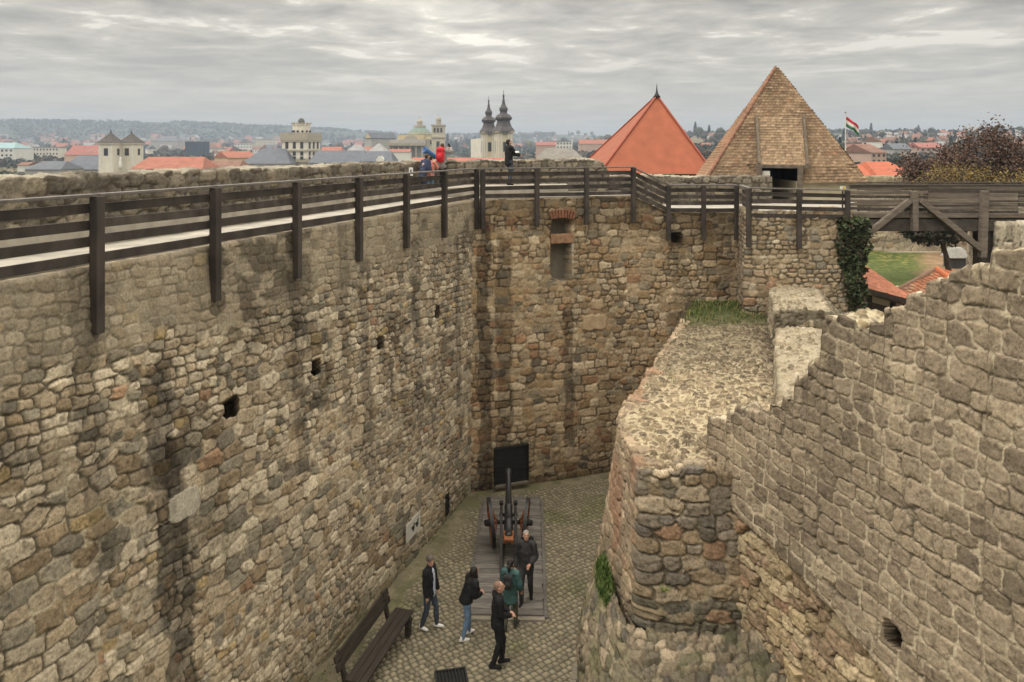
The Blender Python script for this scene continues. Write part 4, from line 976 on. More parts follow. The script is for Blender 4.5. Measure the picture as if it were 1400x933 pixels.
def rammer():
    w = mat('dark_pole', (0.05, 0.045, 0.042), 0.6)
    a = P(704, 668, 21.6); root = empty('rammer', (0.36, 21.3, ground_z(21.3) + 0.1), label='dark rammer pole with a round head leaning on the cannon carriage', cat='rammer')
    MB().tube([(0, -0.5, 0.12), (-0.03, 0.5, 0.92)], 0.022, 8).build('pole', w, root, smooth=True)
    MB().tube([(0.004, -0.68, -0.02), (0, -0.48, 0.135)], 0.06, 10).build('head', w, root, smooth=True)
rammer()
# =================================================================== CASTLE ROOFS
def roof_face(name, a, b, c, d, rowh, tilew, seed, pal, parent, off, thick=0.055, step=0.05, material=None):
    """one roof slope a-b (eave) to d-c (top), laid with overlapping rows"""
    a, b, c, d = [np.array(p, float) for p in (a, b, c, d)]
    L = max(np.linalg.norm(b - a), np.linalg.norm(c - d)); Hh = np.linalg.norm((d + c) / 2 - (a + b) / 2)
    ns = max(8, int(L / step)); nt = max(8, int(Hh / step)); s = np.linspace(0, 1, ns)[None, :, None]; t = np.linspace(0, 1, nt)[:, None, None]
    Pm = (a + (b - a) * s) * (1 - t) + (d + (c - d) * s) * t
    ex = (b - a) / np.linalg.norm(b - a); S = (Pm - a) @ ex; ey = np.cross(np.cross(ex, (d + c) / 2 - a), ex); ey /= np.linalg.norm(ey); T = (Pm - a) @ ey
    T2 = T + 0.03 * (fbm(S * 1.2, T * 1.2, seed, 3) - 0.5)
    row = np.floor(T2 / rowh); fr = T2 / rowh - row; so = S + tilew * 0.5 * (row % 2) + 0.3 * tilew * (_h(row, row * 0, seed) - 0.5); colm = np.floor(so / tilew); fx = so / tilew - colm
    r1 = _h(row, colm, seed + 1); r2 = _h(row, colm, seed + 2)
    gap = sstep(0.0, 0.12, np.minimum(fx, 1 - fx))
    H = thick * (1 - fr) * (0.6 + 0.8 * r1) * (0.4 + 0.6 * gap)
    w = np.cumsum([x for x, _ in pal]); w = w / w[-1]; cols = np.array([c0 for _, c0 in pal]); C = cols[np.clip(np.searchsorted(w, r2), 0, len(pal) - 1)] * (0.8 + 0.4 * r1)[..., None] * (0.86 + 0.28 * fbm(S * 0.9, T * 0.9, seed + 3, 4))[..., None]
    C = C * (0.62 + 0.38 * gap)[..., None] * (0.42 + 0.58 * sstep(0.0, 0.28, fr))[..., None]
    return sheet(name, Pm - np.array(off), H, C, material or attr_mat('shingle', nscale=9, nvar=0.25, bump=0.3), parent)
SH = [(4, (0.25, 0.172, 0.105)), (3, (0.215, 0.145, 0.09)), (2, (0.29, 0.205, 0.13)), (1, (0.18, 0.12, 0.078)), (0.3, (0.26, 0.145, 0.085))]
M_BEAM = mat('grey_gate_timber', (0.09, 0.072, 0.055), 0.85, 0.35, 5, 0.4, col2=(0.19, 0.155, 0.115))
M_PLAST = mat('yellowed_plaster', (0.50, 0.44, 0.31), 0.9, 0.2, 1.2, 0.15, 12)
def gate_tower():
    o = Vector((12.5, 38, 3)); root = empty('gate_tower', o, label='tall pyramid roof of brown wooden shingles with a timber dormer opening', cat='tower')
    FL = P(964, 247, 35.0); FR = P(1188, 255, 34.4); BL = P(949, 243, 41.3); BR = Vector((17.2, 40.8, FL.z)); A = P(1062, 93, 37.9)
    FR.z = FL.z - 0.05
    A2 = A + Vector((0.10, 0.05, 0)); A1 = A - Vector((0.10, 0.05, 0))
    # front slope leaves a gap for the dormer opening
    oL, oR = P(1040, 240, 34.8), P(1092, 240, 34.8)
    n = (FR - FL).cross(A - FL).normalized()
    def on(u, v):                                            # point of the front slope at a photo position
        d = P(u, v, 1.0) - Vector((0, 0, EYE)); e = Vector((0, 0, EYE)); k = (FL - e).dot(n) / d.dot(n); return e + d * k
    t0 = 229
    lt, rt = on(1040, t0), on(1092, t0); lb, rb = on(1040, 250), on(1092, 251)
    # three bands: left of the gap, right of it, and above
    Lx = on(1000, t0)
    eL = FL + (A - FL) * ((lt.z - FL.z) / (A.z - FL.z)); eR = FR + (A - FR) * ((lt.z - FR.z) / (A.z - FR.z))
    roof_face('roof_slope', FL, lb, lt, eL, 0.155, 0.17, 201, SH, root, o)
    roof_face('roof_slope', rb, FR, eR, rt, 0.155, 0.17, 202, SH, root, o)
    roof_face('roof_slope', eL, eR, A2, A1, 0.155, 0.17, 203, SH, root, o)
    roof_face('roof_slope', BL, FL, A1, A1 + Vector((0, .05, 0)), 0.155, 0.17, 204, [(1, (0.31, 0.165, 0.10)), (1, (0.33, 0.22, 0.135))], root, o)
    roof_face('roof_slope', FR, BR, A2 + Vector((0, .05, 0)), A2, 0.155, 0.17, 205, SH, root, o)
    roof_face('roof_slope', BR, BL, A1, A2, 0.155, 0.17, 206, SH, root, o, step=0.15)
    hip = mat('reddish_hip_tiles', (0.25, 0.13, 0.085), 0.9, 0.3, 4, 0.3)
    for q, ap in ((FL, A1),):
        mb = MB(); k = 26
        for i in range(k):
            a = q + (ap - q) * (i / k); b = q + (ap - q) * ((i + 1.15) / k); mb.tube([a - o + Vector((0, -.02, .0)), b - o + Vector((0, -.02, 0.03))], [0.085, 0.06], 7)
        mb.build('hip_ridge', hip, root)
    # dormer: a flat shingled hatch standing a little proud, between two beams
    up = Vector((0, -0.22, 0.05))
    a, b = on(1034, 228) + up * 1.6, on(1099, 229) + up * 1.6; c, d = on(1097, 160) + up * 0.25, on(1033, 160) + up * 0.25
    hatch = empty('dormer', (0, 0, 0)); hatch.parent = root
    roof_face('hatch_shingles', a, b, c, d, 0.155, 0.17, 207, [(3, (0.28, 0.197, 0.122)), (2, (0.32, 0.23, 0.145)), (1, (0.23, 0.158, 0.10))], hatch, o)
    for p, q in ((d, a), (c, b)): MB().bar(p - o + up * .3, q - o + up * .3, 0.12, 0.16, up=(0, -1, 0.3)).build('beam', M_BEAM, hatch, bevel=0.015)
    MB().bar(a - o + Vector((-.15, -.05, -.05)), b - o + Vector((.15, -.05, -.05)), 0.2, 0.16).build('beam', M_BEAM, hatch, bevel=0.015)
    yq = lb.y - 0.25; zf = WALK2
    for u in (1038, 1094): MB().bar(Vector((P(u, 230, yq).x, yq, a.z)) - o, Vector((P(u, 230, yq).x, yq, zf)) - o, 0.2, 0.2, up=(0, 1, 0)).build('jamb_post', M_BEAM, root, bevel=0.015)
    # inside: dark passage with a whitewashed pillar
    wl = MB(); 
    wl.box(Vector((P(1040, 240, yq + 1.6).x - 0.1, yq + 2.3, 9.3)) - o, (0.1, 3.2, 2.0)); wl.box(Vector((P(1090, 240, yq + 1.6).x + 0.05, yq + 2.3, 9.3)) - o, (0.1, 3.2, 2.0)); wl.box(Vector(((lb.x + rb.x) / 2, yq + 3.9, 9.3)) - o, (2.6, 0.1, 2.4)); wl.box(Vector(((lb.x + rb.x) / 2, yq + 2.3, 10.42)) - o, (2.6, 3.2, 0.08))
    wl.build('passage', mat('dark_passage', (0.02, 0.018, 0.016)), root)
    MB().box(Vector((P(1048, 240, yq + 0.3).x, yq + 0.35, 9.6)) - o, (0.30, 0.2, 1.15)).build('white_pillar', mat('whitewash', (0.72, 0.70, 0.64), 0.8, 0.08), root, bevel=0.02)
    wall = MB(); zz = FL.z - 0.02
    wall.add([Vector((p.x * 1.0, p.y, z)) - o for z in (1.0, zz) for p in (FL + Vector((.35, .35, 0)), Vector((lb.x, lb.y + .3, 0)), Vector((lb.x, lb.y + 3.4, 0)), Vector((rb.x, rb.y + 3.4, 0)), Vector((rb.x, rb.y + .3, 0)), FR + Vector((-.35, .35, 0)), BR + Vector((-.35, -.35, 0)), BL + Vector((.35, -.35, 0)))], [(i, (i + 1) % 8, (i + 1) % 8 + 8, i + 8) for i in range(8)])
    wall.build('wall', M_PLAST, root)
gate_tower()
def red_tower():
    o = Vector((8.5, 54, 3)); root = empty('round_tower', o, label='smooth red tiled pyramid roof with a small black finial', cat='tower')
    A = P(898, 131, 53.0); FL = P(823.5, 226, 48.5); FR = P(977, 238.5, 49.3); BL = P(804, 214, 58.0); BR = Vector((FR.x + 2.2, 58, FR.z))
    z = FR.z; FL = P(818, 238.5, 48.5); BL = Vector((P(788, 214, 57.5).x, 57.5, z)); 
    red = mat('red_roof_sheet', (0.305, 0.085, 0.038), 0.62, 0.14, 1.5, 0.05, 8, spec=0.35)
    mb = MB(); q = [p - o for p in (FL, FR, BR, BL, A)]
    mb.add(q, [(0, 1, 4), (1, 2, 4), (2, 3, 4), (3, 0, 4), (3, 2, 1, 0)])
    mb.build('roof', red, root)
    hip = mat('red_hip_cap', (0.28, 0.07, 0.04), 0.6, 0.1, 3, 0.1)
    for p in (FL, FR, BL):
        MB().bar(p - o + Vector((0, -.03, .02)), A - o + Vector((0, -.03, .02)), 0.16, 0.10).build('hip_cap', hip, root, bevel=0.02)
    MB().lathe([(0.28, 0), (0.16, 0.16), (0.08, 0.35), (0.05, 0.5), (0.012, 0.95)], Matrix.Translation(A - o - Vector((0, 0, .12))), 10).build('finial', mat('black_finial', (0.02, 0.02, 0.022), 0.5), root, smooth=True)
    MB().bar(FL - o + Vector((0, -.05, -.06)), FR - o + Vector((0, -.05, -.06)), 0.2, 0.16).build('gutter', mat('dark_gutter', (0.03, 0.022, 0.02), 0.6), root)
    w = MB(); i = 0.5
    w.add([Vector((p.x, p.y, zz)) - o for zz in (0.5, z - 0.1) for p in (FL + Vector((i, i, 0)), FR + Vector((-i, i, 0)), BR + Vector((-i, -i, 0)), BL + Vector((i, -i, 0)))], [(k, (k + 1) % 4, (k + 1) % 4 + 4, k + 4) for k in range(4)])
    w.build('wall', M_PLAST, root)
red_tower()

# =================================================================== LOWER COURT BEYOND THE BRIDGE
M_TILE = attr_mat('clay_tile', rough=0.75, nscale=5, nvar=0.2, bump=0.2)
def court():
    x = np.linspace(13.5, 44, 150); y = np.linspace(29, 60, 160); X, Y = np.meshgrid(x, y)
    Z = np.interp(Y, [29, 34.5, 37.5, 40, 52, 60], [2.2, 2.2, 4.0, 4.35, 4.35, 4.6]) + 0.08 * (fbm(X * .5, Y * .5, 210, 3) - .5)
    U, V = HU + F * X / Y, HV + F * (EYE - Z) / Y
    n = 30 * (fbm(X * .5, Y * .5, 211, 4) - .5)
    grass = (1 - sstep(1245, 1275, U + n + (V - 365) * 0.2))
    C = np.array((0.074, 0.100, 0.028)) * (0.65 + 0.7 * fbm(X * 1.3, Y * 1.3, 212, 4))[..., None]
    dry = np.array((0.25, 0.17, 0.10)) * (0.65 + 0.7 * fbm(X * 2, Y * 2, 213, 4))[..., None]
    lv = (_h(np.floor(X * 6), np.floor(Y * 6), 214) > 0.82) * sstep(385, 355, V)
    C = C * (1 - 0.5 * lv)[..., None] + np.array((0.35, 0.27, 0.08)) * (0.5 * lv)[..., None]
    C = C * grass[..., None] + dry * (1 - grass)[..., None]
    path = sstep(347, 344, V) * sstep(1200, 1230, U); pth = np.array((0.42, 0.37, 0.28))
    C = C * (1 - path)[..., None] + pth * path[..., None]
    sheet('castle_lawn', np.stack([X, Y, Z], axis=2), 0.02 * fbm(X * 4, Y * 4, 215, 3), C, attr_mat('court_soil', nscale=6, bump=0.3), kind='structure')
    # pale stone wall at the far side
    x = np.arange(20, 36, 0.06); yy = 51 + 0.05 * (x - 23); rows = []
    for t in np.linspace(0, 1, 60): rows.append(np.stack([x, yy, 4.0 + 4.2 * t + 0 * x], axis=1))
    for o_ in (0.2, 0.6): rows.append(np.stack([x, yy + o_, 8.2 + 0 * x], axis=1))
    Pm = np.array(rows); S, T = arc(Pm)
    H, C, _, _ = masonry(S, T, 0.55, 0.3, 221, [(3, (0.42, 0.36, 0.26)), (2, (0.36, 0.3, 0.22)), (1, (0.3, 0.22, 0.15))], (0.5, 0.44, 0.33), depth=0.05, joint=0.04, smear=0.6)
    band = sstep(0.9, 1.0, T) * (1 - sstep(1.15, 1.25, T)); C = C * (1 - 0.3 * band)[..., None]
    sheet('court_wall', Pm, H, C, M_ST, label='pale stone court wall seen beneath the footbridge behind the lawn', cat='wall')
court()
TL = [(3, (0.42, 0.125, 0.055)), (2, (0.48, 0.155, 0.07)), (1, (0.34, 0.10, 0.05))]
TL2 = [(3, (0.33, 0.135, 0.07)), (2, (0.24, 0.10, 0.06)), (1.4, (0.45, 0.30, 0.19)), (1, (0.46, 0.16, 0.07))]
def court_houses():
    o = Vector((15.5, 33, 2)); root = empty('timbered_house', o, label='red tiled shed roof over dark timber walls below the bridge, beside the ivy', cat='house')
    a = P(1150, 386, 32.0); b = P(1254, 412, 33.5); c = P(1180, 358, 37.2); c2 = P(1150, 350, 37.0)
    c = Vector((c.x, c.y, c.z)); 
    roof_face('roof', a, b, P(1188, 366, 37.5), P(1120, 350, 37.0), 0.17, 0.2, 222, [(1, (0.44, 0.165, 0.095)), (1, (0.47, 0.185, 0.11))], root, o, thick=0.02, step=0.08, material=M_TILE)
    MB().bar(a - o + Vector((0, -.03, -.1)), b - o + Vector((0, -.03, -.1)), 0.16, 0.2).build('eave_beam', M_GREYD, root)
    wl = MB(); a1 = a + Vector((0, .4, -.25)); b1 = b + Vector((-.35, .35, -.25))
    wl.add([p - o for p in (Vector((a1.x, a1.y, 1.8)), Vector((b1.x, b1.y, 1.8)), b1, a1, Vector((b1.x + .5, b1.y + 3.4, 1.8)), Vector((b1.x - .2, b1.y + 3.4, b1.z + 0.3)))], [(0, 1, 2, 3), (1, 4, 5, 2)]); wl.build('wall', M_PLAST, root)
    for t in (0.1, 0.45, 0.8): 
        q = a1 + (b1 - a1) * t; MB().box(Vector((q.x, q.y - .06, (q.z + 1.8) / 2)) - o, (0.22, 0.1, q.z - 1.8)).build('timber_post', M_GREYD, root)
    MB().bar(a1 - o + Vector((0, -.07, -.55)), b1 - o + Vector((0, -.07, -.5)), 0.1, 0.5).build('timber_rail', M_GREYD, root)
    MB().bar(a1 - o + Vector((0, -.07, -1.2)), b1 - o + Vector((0, -.07, -1.2)), 0.1, 0.16).build('timber_rail', M_GREYD, root)
    o = Vector((19, 35, 2)); root = empty('tiled_house', o, label='mottled brown and red tiled roof below the bridge, behind the stepped wall', cat='house')
    e0, e1 = P(1216, 410, 34.2), P(1345, 440, 33.0); r0, r1 = P(1281, 368, 37.5), P(1345, 372, 37.0)
    roof_face('roof', P(1214, 404, 35.2), P(1290, 450, 31.0), P(1330, 405, 33.5), P(1281, 369, 37.5), 0.24, 0.2, 223, TL2, root, o, thick=0.07, step=0.05, material=M_TILE)
    roof_face('roof', P(1330, 405, 33.5), P(1375, 405, 36.0), P(1340, 374, 39), P(1281, 369, 37.5), 0.24, 0.2, 224, TL, root, o, thick=0.05, step=0.06, material=M_TILE)
    MB().tube([P(1281, 368, 37.5) - o, P(1330, 404, 33.5) - o], 0.14, 8).build('ridge', mat('ridge_tile', (0.45, 0.14, 0.06)), root)
    MB().tube([P(1281, 368, 37.5) - o, P(1213, 404, 35.2) - o], 0.12, 8).build('verge', mat('verge_tile', (0.2, 0.12, 0.08)), root)
    w = MB(); q = P(1260, 412, 34.5); w.box(Vector((q.x + .8, q.y + 1.2, 3.2)) - o, (2.8, 2.4, 2.6), rz=R(-35)); w.build('wall', M_PLAST, root)
    p = P(1307, 369, 44); r = empty('well_house', (p.x, p.y, 4.3), label='tiny grey roofed hut on the lawn under the bridge', cat='hut')
    MB().box((0, 0, 0.35), (0.95, 0.9, 0.72)).build('box', mat('dark_grey_box', (0.06, 0.06, 0.06)), r, bevel=0.02)
    MB().box((0, 0, 0.95), (1.25, 1.15, 0.55), taper=0.45).build('roof', mat('pale_grey_roof', (0.32, 0.31, 0.28)), r, bevel=0.02)
court_houses()
def bastion_house():
    o = Vector((35, 70, 2)); root = empty('bastion_house', o, label='orange red hipped roof above a yellowish rampart wall, right of the shingled roof', cat='house')
    zE, zR = P(1200, 240.5, 68).z, P(1200, 222, 68).z
    red = mat('orange_red_tiles', (0.37, 0.10, 0.05), 0.7, 0.15, 2, 0.15, 20)
    x0, xm, x1 = P(1150, 0, 68).x, P(1196, 0, 68).x, P(1255, 0, 68).x
    mb = MB(); zl = P(0, 226, 70).z
    mb.add([Vector(p) - o for p in ((x0 - 4, 68.5, zE), (xm, 68.5, zE), (xm + 1, 72, zl), (x0 - 4, 72, zl), (xm, 76, zE), (x0 - 4, 76, zE))], [(0, 1, 2, 3), (3, 2, 4, 5)]); 
    mb.add([Vector(p) - o for p in ((xm, 67.5, zE), (x1, 67.5, zE), (x1 - .9, 71.5, zR), (xm + .8, 71.5, zR), (x1, 76, zE), (xm, 76, zE))], [(0, 1, 2, 3), (1, 4, 2), (3, 2, 4, 5), (5, 0, 3)])
    mb.build('roof', red, root)
    MB().box(Vector(((x0 + x1) / 2, 72, zE / 2)) - o, (x1 - x0 - .6, 7, zE - 0.05)).build('wall', M_PLAST, root)
    x = np.arange(29, 40.5, 0.12); rows = []
    tp = P(1200, 241.5, 66).z
    for t in np.linspace(0, 1, 40): rows.append(np.stack([x, 66 + 0 * x, 3 + (tp - 3) * t + 0 * x], axis=1))
    rows.append(np.stack([x, 67 + 0 * x, tp + 0 * x], axis=1)); Pm = np.array(rows); S, T = arc(Pm)
    H, C, _, _ = masonry(S, T, 0.7, 0.35, 225, [(2, (0.34, 0.29, 0.19)), (1, (0.28, 0.23, 0.15))], (0.42, 0.36, 0.24), depth=0.05, smear=0.6)
    C[20:24] = np.array((0.5, 0.46, 0.36))
    sheet('rampart_wall', Pm, H, C, M_ST, label='yellowish rampart wall under the orange red roof', cat='wall')
bastion_house()
def flag():
    p = P(1156, 212, 60); root = empty('flagpole', (p.x, p.y, 6.0), label='white flagpole beside the shingled roof', cat='flagpole')
    zt = P(1156, 154, 60).z
    MB().tube([(0, 0, 0), (0, 0, zt - 6)], [0.07, 0.035], 8).build('pole', mat('white_pole', (0.6, 0.6, 0.58), 0.5), root)
    MB().ball((0, 0, zt - 6), 0.08).build('pole_top', mat('grey_knob', (0.3, 0.3, 0.3)), root)
    n, k = 24, 9; vs = []
    z0 = P(1156, 160, 60).z; hh = 0.8
    for i in range(n + 1):
        t = i / n
        for j in range(k + 1):
            s = j / k; x = p.x + 0.05 + 1.02 * t; zz = z0 - hh * s * (1 - 0.25 * t) - 1.05 * t ** 1.25 * (0.72 + 0.10 * s) + 0.05 * math.sin(9 * t + 2 * s); y = p.y + 0.12 * math.sin(8 * t + 1.5 * s)
            vs.append((x, y, zz))
    fs = []; mi = []
    for i in range(n):
        for j in range(k): fs.append((i * (k + 1) + j, (i + 1) * (k + 1) + j, (i + 1) * (k + 1) + j + 1, i * (k + 1) + j + 1)); mi.append(j * 3 // k)
    me = bpy.data.meshes.new('flag'); me.from_pydata(vs, [], fs)
    for nm, c in (('flag_red', (0.42, 0.03, 0.045)), ('flag_white', (0.62, 0.6, 0.56)), ('flag_green', (0.03, 0.13, 0.06))): me.materials.append(mat(nm, c, 0.8, 0.1, 3, 0))
    me.polygons.foreach_set('material_index', mi); me.polygons.foreach_set('use_smooth', [True] * len(fs)); me.update()
    f = link(bpy.data.objects.new('flag', me)); s = f.modifiers.new('cloth', 'SOLIDIFY'); s.thickness = 0.012
    tag(f, 'red, white and green striped flag blowing from the pole beside the shingled roof', 'flag')
flag()
def sign_box():
    p = P(1152, 255, 29); root = empty('information_board', (p.x, p.y, WALK2), label='small white and yellow board at the bridge head behind the railing', cat='sign')
    MB().box((0, 0, 0.45), (0.05, 0.05, 0.9)).build('post', M_RAIL, root); MB().box((0, -0.02, 0.88), (0.2, 0.03, 0.18)).build('panel', mat('white_board', (0.66, 0.66, 0.62), 0.5, 0.05), root)
    MB().box((0.03, -0.04, 0.88), (0.07, 0.012, 0.16)).build('panel', mat('yellow_patch', (0.6, 0.42, 0.04), 0.5, 0.05), root)
sign_box()

# ------------------------------------------------------------------ the large brown tree and the leafy one
def big_tree(name, base, height, crown, cmats, leaf, nleaf, seed, bark, spread=4.0, **k):
    """trunk and limbs grown by forking, leaves scattered round the outer twigs"""
    r = random.Random(seed); root = empty(name, base, **k); mb = MB(); tips = []
    def grow(p, d, L, rad, depth):
        pts = [p]; q = p.copy(); dd = d.copy()
        for i in range(4):
            dd = (dd + Vector((r.uniform(-.18, .18), r.uniform(-.18, .18), r.uniform(-.06, .14)))).normalized(); q = q + dd * L / 4; pts.append(q.copy())
        mb.tube(pts, [rad * (1 - 0.11 * i) for i in range(5)], 6 if depth < 3 else 4)
        if depth >= 2: tips.extend(pts[1:])
        if depth < 5:
            for j in range(3 if depth < 3 else 2):
                nd = (dd * 0.75 + Vector((r.uniform(-1, 1) * crown, r.uniform(-1, 1) * crown, r.uniform(-.25, .6)))).normalized()
                grow(pts[r.choice((2, 3, 4, 4))], nd, L * r.uniform(.62, .82), rad * 0.58, depth + 1)
    grow(Vector((0, 0, 0)), Vector((0, 0, 1)), height * .27, height * .028, 0)
    t = np.array([tuple(p) for p in tips]); kz = height / np.percentile(t[:, 2], 99); kx = spread / np.percentile(np.abs(t[:, :2]), 97)
    mb.v = [(x * min(kx, 1e9) if z > .5 else x, y * kx if z > .5 else y, z * kz) for x, y, z in mb.v]; t = t * np.array((kx, kx, kz)); t = t[t[:, 2] < height * 1.02]; mb.build('trunk', bark, root)
    g = np.random.default_rng(seed); pts = t[g.integers(0, len(t), nleaf)] + g.normal(size=(nleaf, 3)) * height * 0.045
    leaf_cloud('crown', pts, leaf, cmats, root, seed); return root
BRNL = [leafm('brown_leaf', (0.115, 0.066, 0.044)), leafm('dark_brown_leaf', (0.075, 0.046, 0.034)), leafm('russet_leaf', (0.145, 0.075, 0.045)), leafm('grey_twig', (0.11, 0.09, 0.075))]
YLL = BRNL[:1] + [leafm('olive_leaf', (0.15, 0.12, 0.035)), leafm('yellow_leaf', (0.28, 0.19, 0.035)), leafm('dull_twig', (0.10, 0.075, 0.05))]
BARK = mat('grey_bark', (0.08, 0.065, 0.052), 0.95, 0.3, 6, 0.4)
b = P(1330, 300, 58)
big_tree('autumn_tree', (b.x, b.y, 2.5), 9.8, 0.95, BRNL, 0.10, 34000, 21, BARK, spread=4.4, label='big round russet brown autumn tree above the footbridge at right', cat='tree')
b = P(1412, 300, 62); big_tree('autumn_tree', (b.x, b.y, 2.5), 8.4, 0.95, BRNL, 0.10, 24000, 22, BARK, spread=4.2, label='russet autumn tree at the right edge of the picture', cat='tree')
b = P(1290, 300, 50); big_tree('bare_bush', (b.x, b.y, 3.6), 6.2, 1.0, YLL, 0.07, 9000, 23, BARK, spread=2.6, label='half bare yellowish shrub in front of the big brown tree', cat='shrub')
b = P(1375, 300, 52); big_tree('yellow_bush', (b.x, b.y, 3.6), 6.0, 1.0, YLL[1:], 0.07, 9000, 24, BARK, spread=3.2, label='thin yellow and olive leaved shrub right of the half bare one', cat='shrub')
DKL = [leafm('holm_leaf', (0.035, 0.042, 0.028)), leafm('holm_leaf_pale', (0.085, 0.085, 0.065)), leafm('holm_leaf_dark', (0.022, 0.027, 0.018))]
def dark_bush():
    g = np.random.default_rng(31); root = empty('leafy_tree', (21.6, 40.5, 4.3), label='dark leafy tree half hidden under the footbridge', cat='tree')
    n = 3600; d = g.normal(size=(n, 3)); d /= np.linalg.norm(d, axis=1, keepdims=True); q = d * (g.uniform(0, 1, (n, 1)) ** .4) * np.array((2.1, 1.7, 1.15)) * (0.75 + 0.5 * vnoise(d[:, :1] * 3 + 5, d[:, 2:] * 3, 3))
    leaf_cloud('crown', q + np.array((0.7, 0, 2.9)), 0.12, DKL, root, 5); mb = MB(); mb.tube([(1.5, 0, 0), (1.3, 0, 1.2), (.9, 0, 2.6)], [.16, .13, .08], 7); mb.build('trunk', BARK, root)
dark_bush()
# =================================================================== TERRAIN AND TOWN
def drop_at(x, y):
    """metres below the eye of the open country at (x, y)"""
    x = np.asarray(x, float); y = np.asarray(y, float); r = np.hypot(x, y)
    u = np.where(y > 1, HU + F * x / np.maximum(y, 1), np.where(x > 0, 2200, -800)); u = np.clip(u, -800, 2200)
    E = np.interp(u, [-800, 0, 250, 330, 450, 560, 640, 700, 800, 2200], [33, 31, 32, 29, 25, 18, 18, 20, 21, 20])
    E = E + 1.6 * (fbm(u / 90.0, u * 0, 301, 3) - 0.5)
    rr = [0, 75, 150, 250, 600, 900, 1500, 2500, 4000, 6500]
    Lf = np.interp(r, rr[:-2], [15.2, 15.6, 20, 22, 18, 13, 10, 0]); t = np.clip((r - 2500) / 1500, 0, 1); Lf = Lf - t * t * (3 - 2 * t) * E / F * 4000
    Rt = np.interp(r, [0, 75, 150, 300, 500, 800, 1200, 1700], [15.2, 15.6, 18, 14, 8, 0, -15, -30]); Rt = np.where(r > 1700, -30 - (r - 1700) * 0.004, Rt)
    Rt = Rt - np.clip((r - 700) / 1000, 0, 1) * 6 * (fbm(u / 60.0, r / 400, 302, 3) - 0.5)
    w = sstep(660, 1000, u); return Lf * (1 - w) + Rt * w
def terr(x, y): return float(EYE - drop_at(x, y))
def terrain():
    rs = np.concatenate([[2, 30], np.geomspace(70, 6500, 130)]); az = np.concatenate([np.linspace(-math.pi, -0.85, 30), np.linspace(-0.8, 0.8, 260), np.linspace(0.85, math.pi, 30)])
    A, Rr = np.meshgrid(az, rs); X = Rr * np.sin(A); Y = Rr * np.cos(A); Z = EYE - drop_at(X, Y)
    C = np.array((0.075, 0.08, 0.045)) * (0.6 + 0.8 * fbm(X / 60, Y / 60, 303, 4))[..., None]
    f = sstep(0.5, 0.6, fbm(X / 260 + 4, Y / 700, 304, 3))[..., None]; C = C * (1 - f) + np.array((0.15, 0.125, 0.07)) * f * (0.7 + 0.6 * fbm(X / 30, Y / 30, 305, 3))[..., None]
    far = sstep(2400, 3000, Rr)[..., None]; w = np.array((0.05, 0.058, 0.04)) * (0.6 + 0.8 * fbm(X / 70, Y / 200, 306, 4))[..., None]
    fl = sstep(0.56, 0.62, fbm(X / 500, Y / 900, 307, 3))[..., None]; w = w * (1 - fl) + np.array((0.11, 0.10, 0.055)) * fl; C = C * (1 - far) + w * far
    sheet('terrain', np.stack([X, Y, Z], axis=2), 0 * X, C, attr_mat('country', nscale=0.02, nvar=0.3, bump=0.0), kind='structure')
terrain()
def meet(u, v):
    """where a sight line meets the open country"""
    for r in np.geomspace(160, 4200, 500):
        p = P(u, v, r)
        if p.z <= terr(p.x, p.y): return p
    return None
CREAM = mat('cream_plaster', (0.64, 0.60, 0.51), 0.9, 0.1, 0.2, 0.05); WHITE = mat('white_plaster', (0.66, 0.65, 0.60), 0.9, 0.08, 0.2, 0.05)
YELLOW = mat('yellow_plaster', (0.52, 0.43, 0.25), 0.9, 0.1, 0.2, 0.05); PINK = mat('pinkish_plaster', (0.48, 0.34, 0.27), 0.9, 0.1, 0.2, 0.05); GREYP = mat('grey_plaster', (0.36, 0.345, 0.32), 0.9, 0.1, 0.2, 0.05)
ROOFR = mat('red_roof_tiles', (0.31, 0.122, 0.082), 0.8, 0.18, 0.4, 0.1); ROOFB = mat('brown_roof_tiles', (0.20, 0.105, 0.075), 0.8, 0.2, 0.4, 0.1); ROOFG = mat('slate_roof', (0.105, 0.115, 0.135), 0.7, 0.15, 0.3, 0.1)
ROOFL = mat('light_grey_roof', (0.26, 0.26, 0.26), 0.75, 0.15, 0.3, 0.1); ROOFD = mat('rosy_roof_tiles', (0.29, 0.115, 0.095), 0.8, 0.18, 0.4, 0.1)
WIN = mat('dark_window', (0.035, 0.037, 0.04), 0.3, 0.1, 1, 0); TRIM = mat('stone_trim', (0.36, 0.32, 0.25), 0.9, 0.12, 0.5, 0.1)
COPPER = mat('green_copper', (0.17, 0.225, 0.19), 0.7, 0.15, 0.5, 0.1); DSPIRE = mat('dark_spire_sheet', (0.050, 0.042, 0.042), 0.55, 0.25, 0.8, 0.1, spec=0.4); TEAL = mat('teal_roof', (0.24, 0.36, 0.38), 0.7, 0.1, 0.3, 0.05)
def roof_mb(w, d, h, z, hip=0.0, over=0.35):
    mb = MB(); x, y = w / 2 + over, d / 2 + over; k = max(0.0, x - hip) if hip else x
    mb.add([(-x, -y, z), (x, -y, z), (x, y, z), (-x, y, z), (-k, 0, z + h), (k, 0, z + h)], [(0, 1, 5, 4), (1, 2, 5), (2, 3, 4, 5), (3, 0, 4), (3, 2, 1, 0)]); return mb
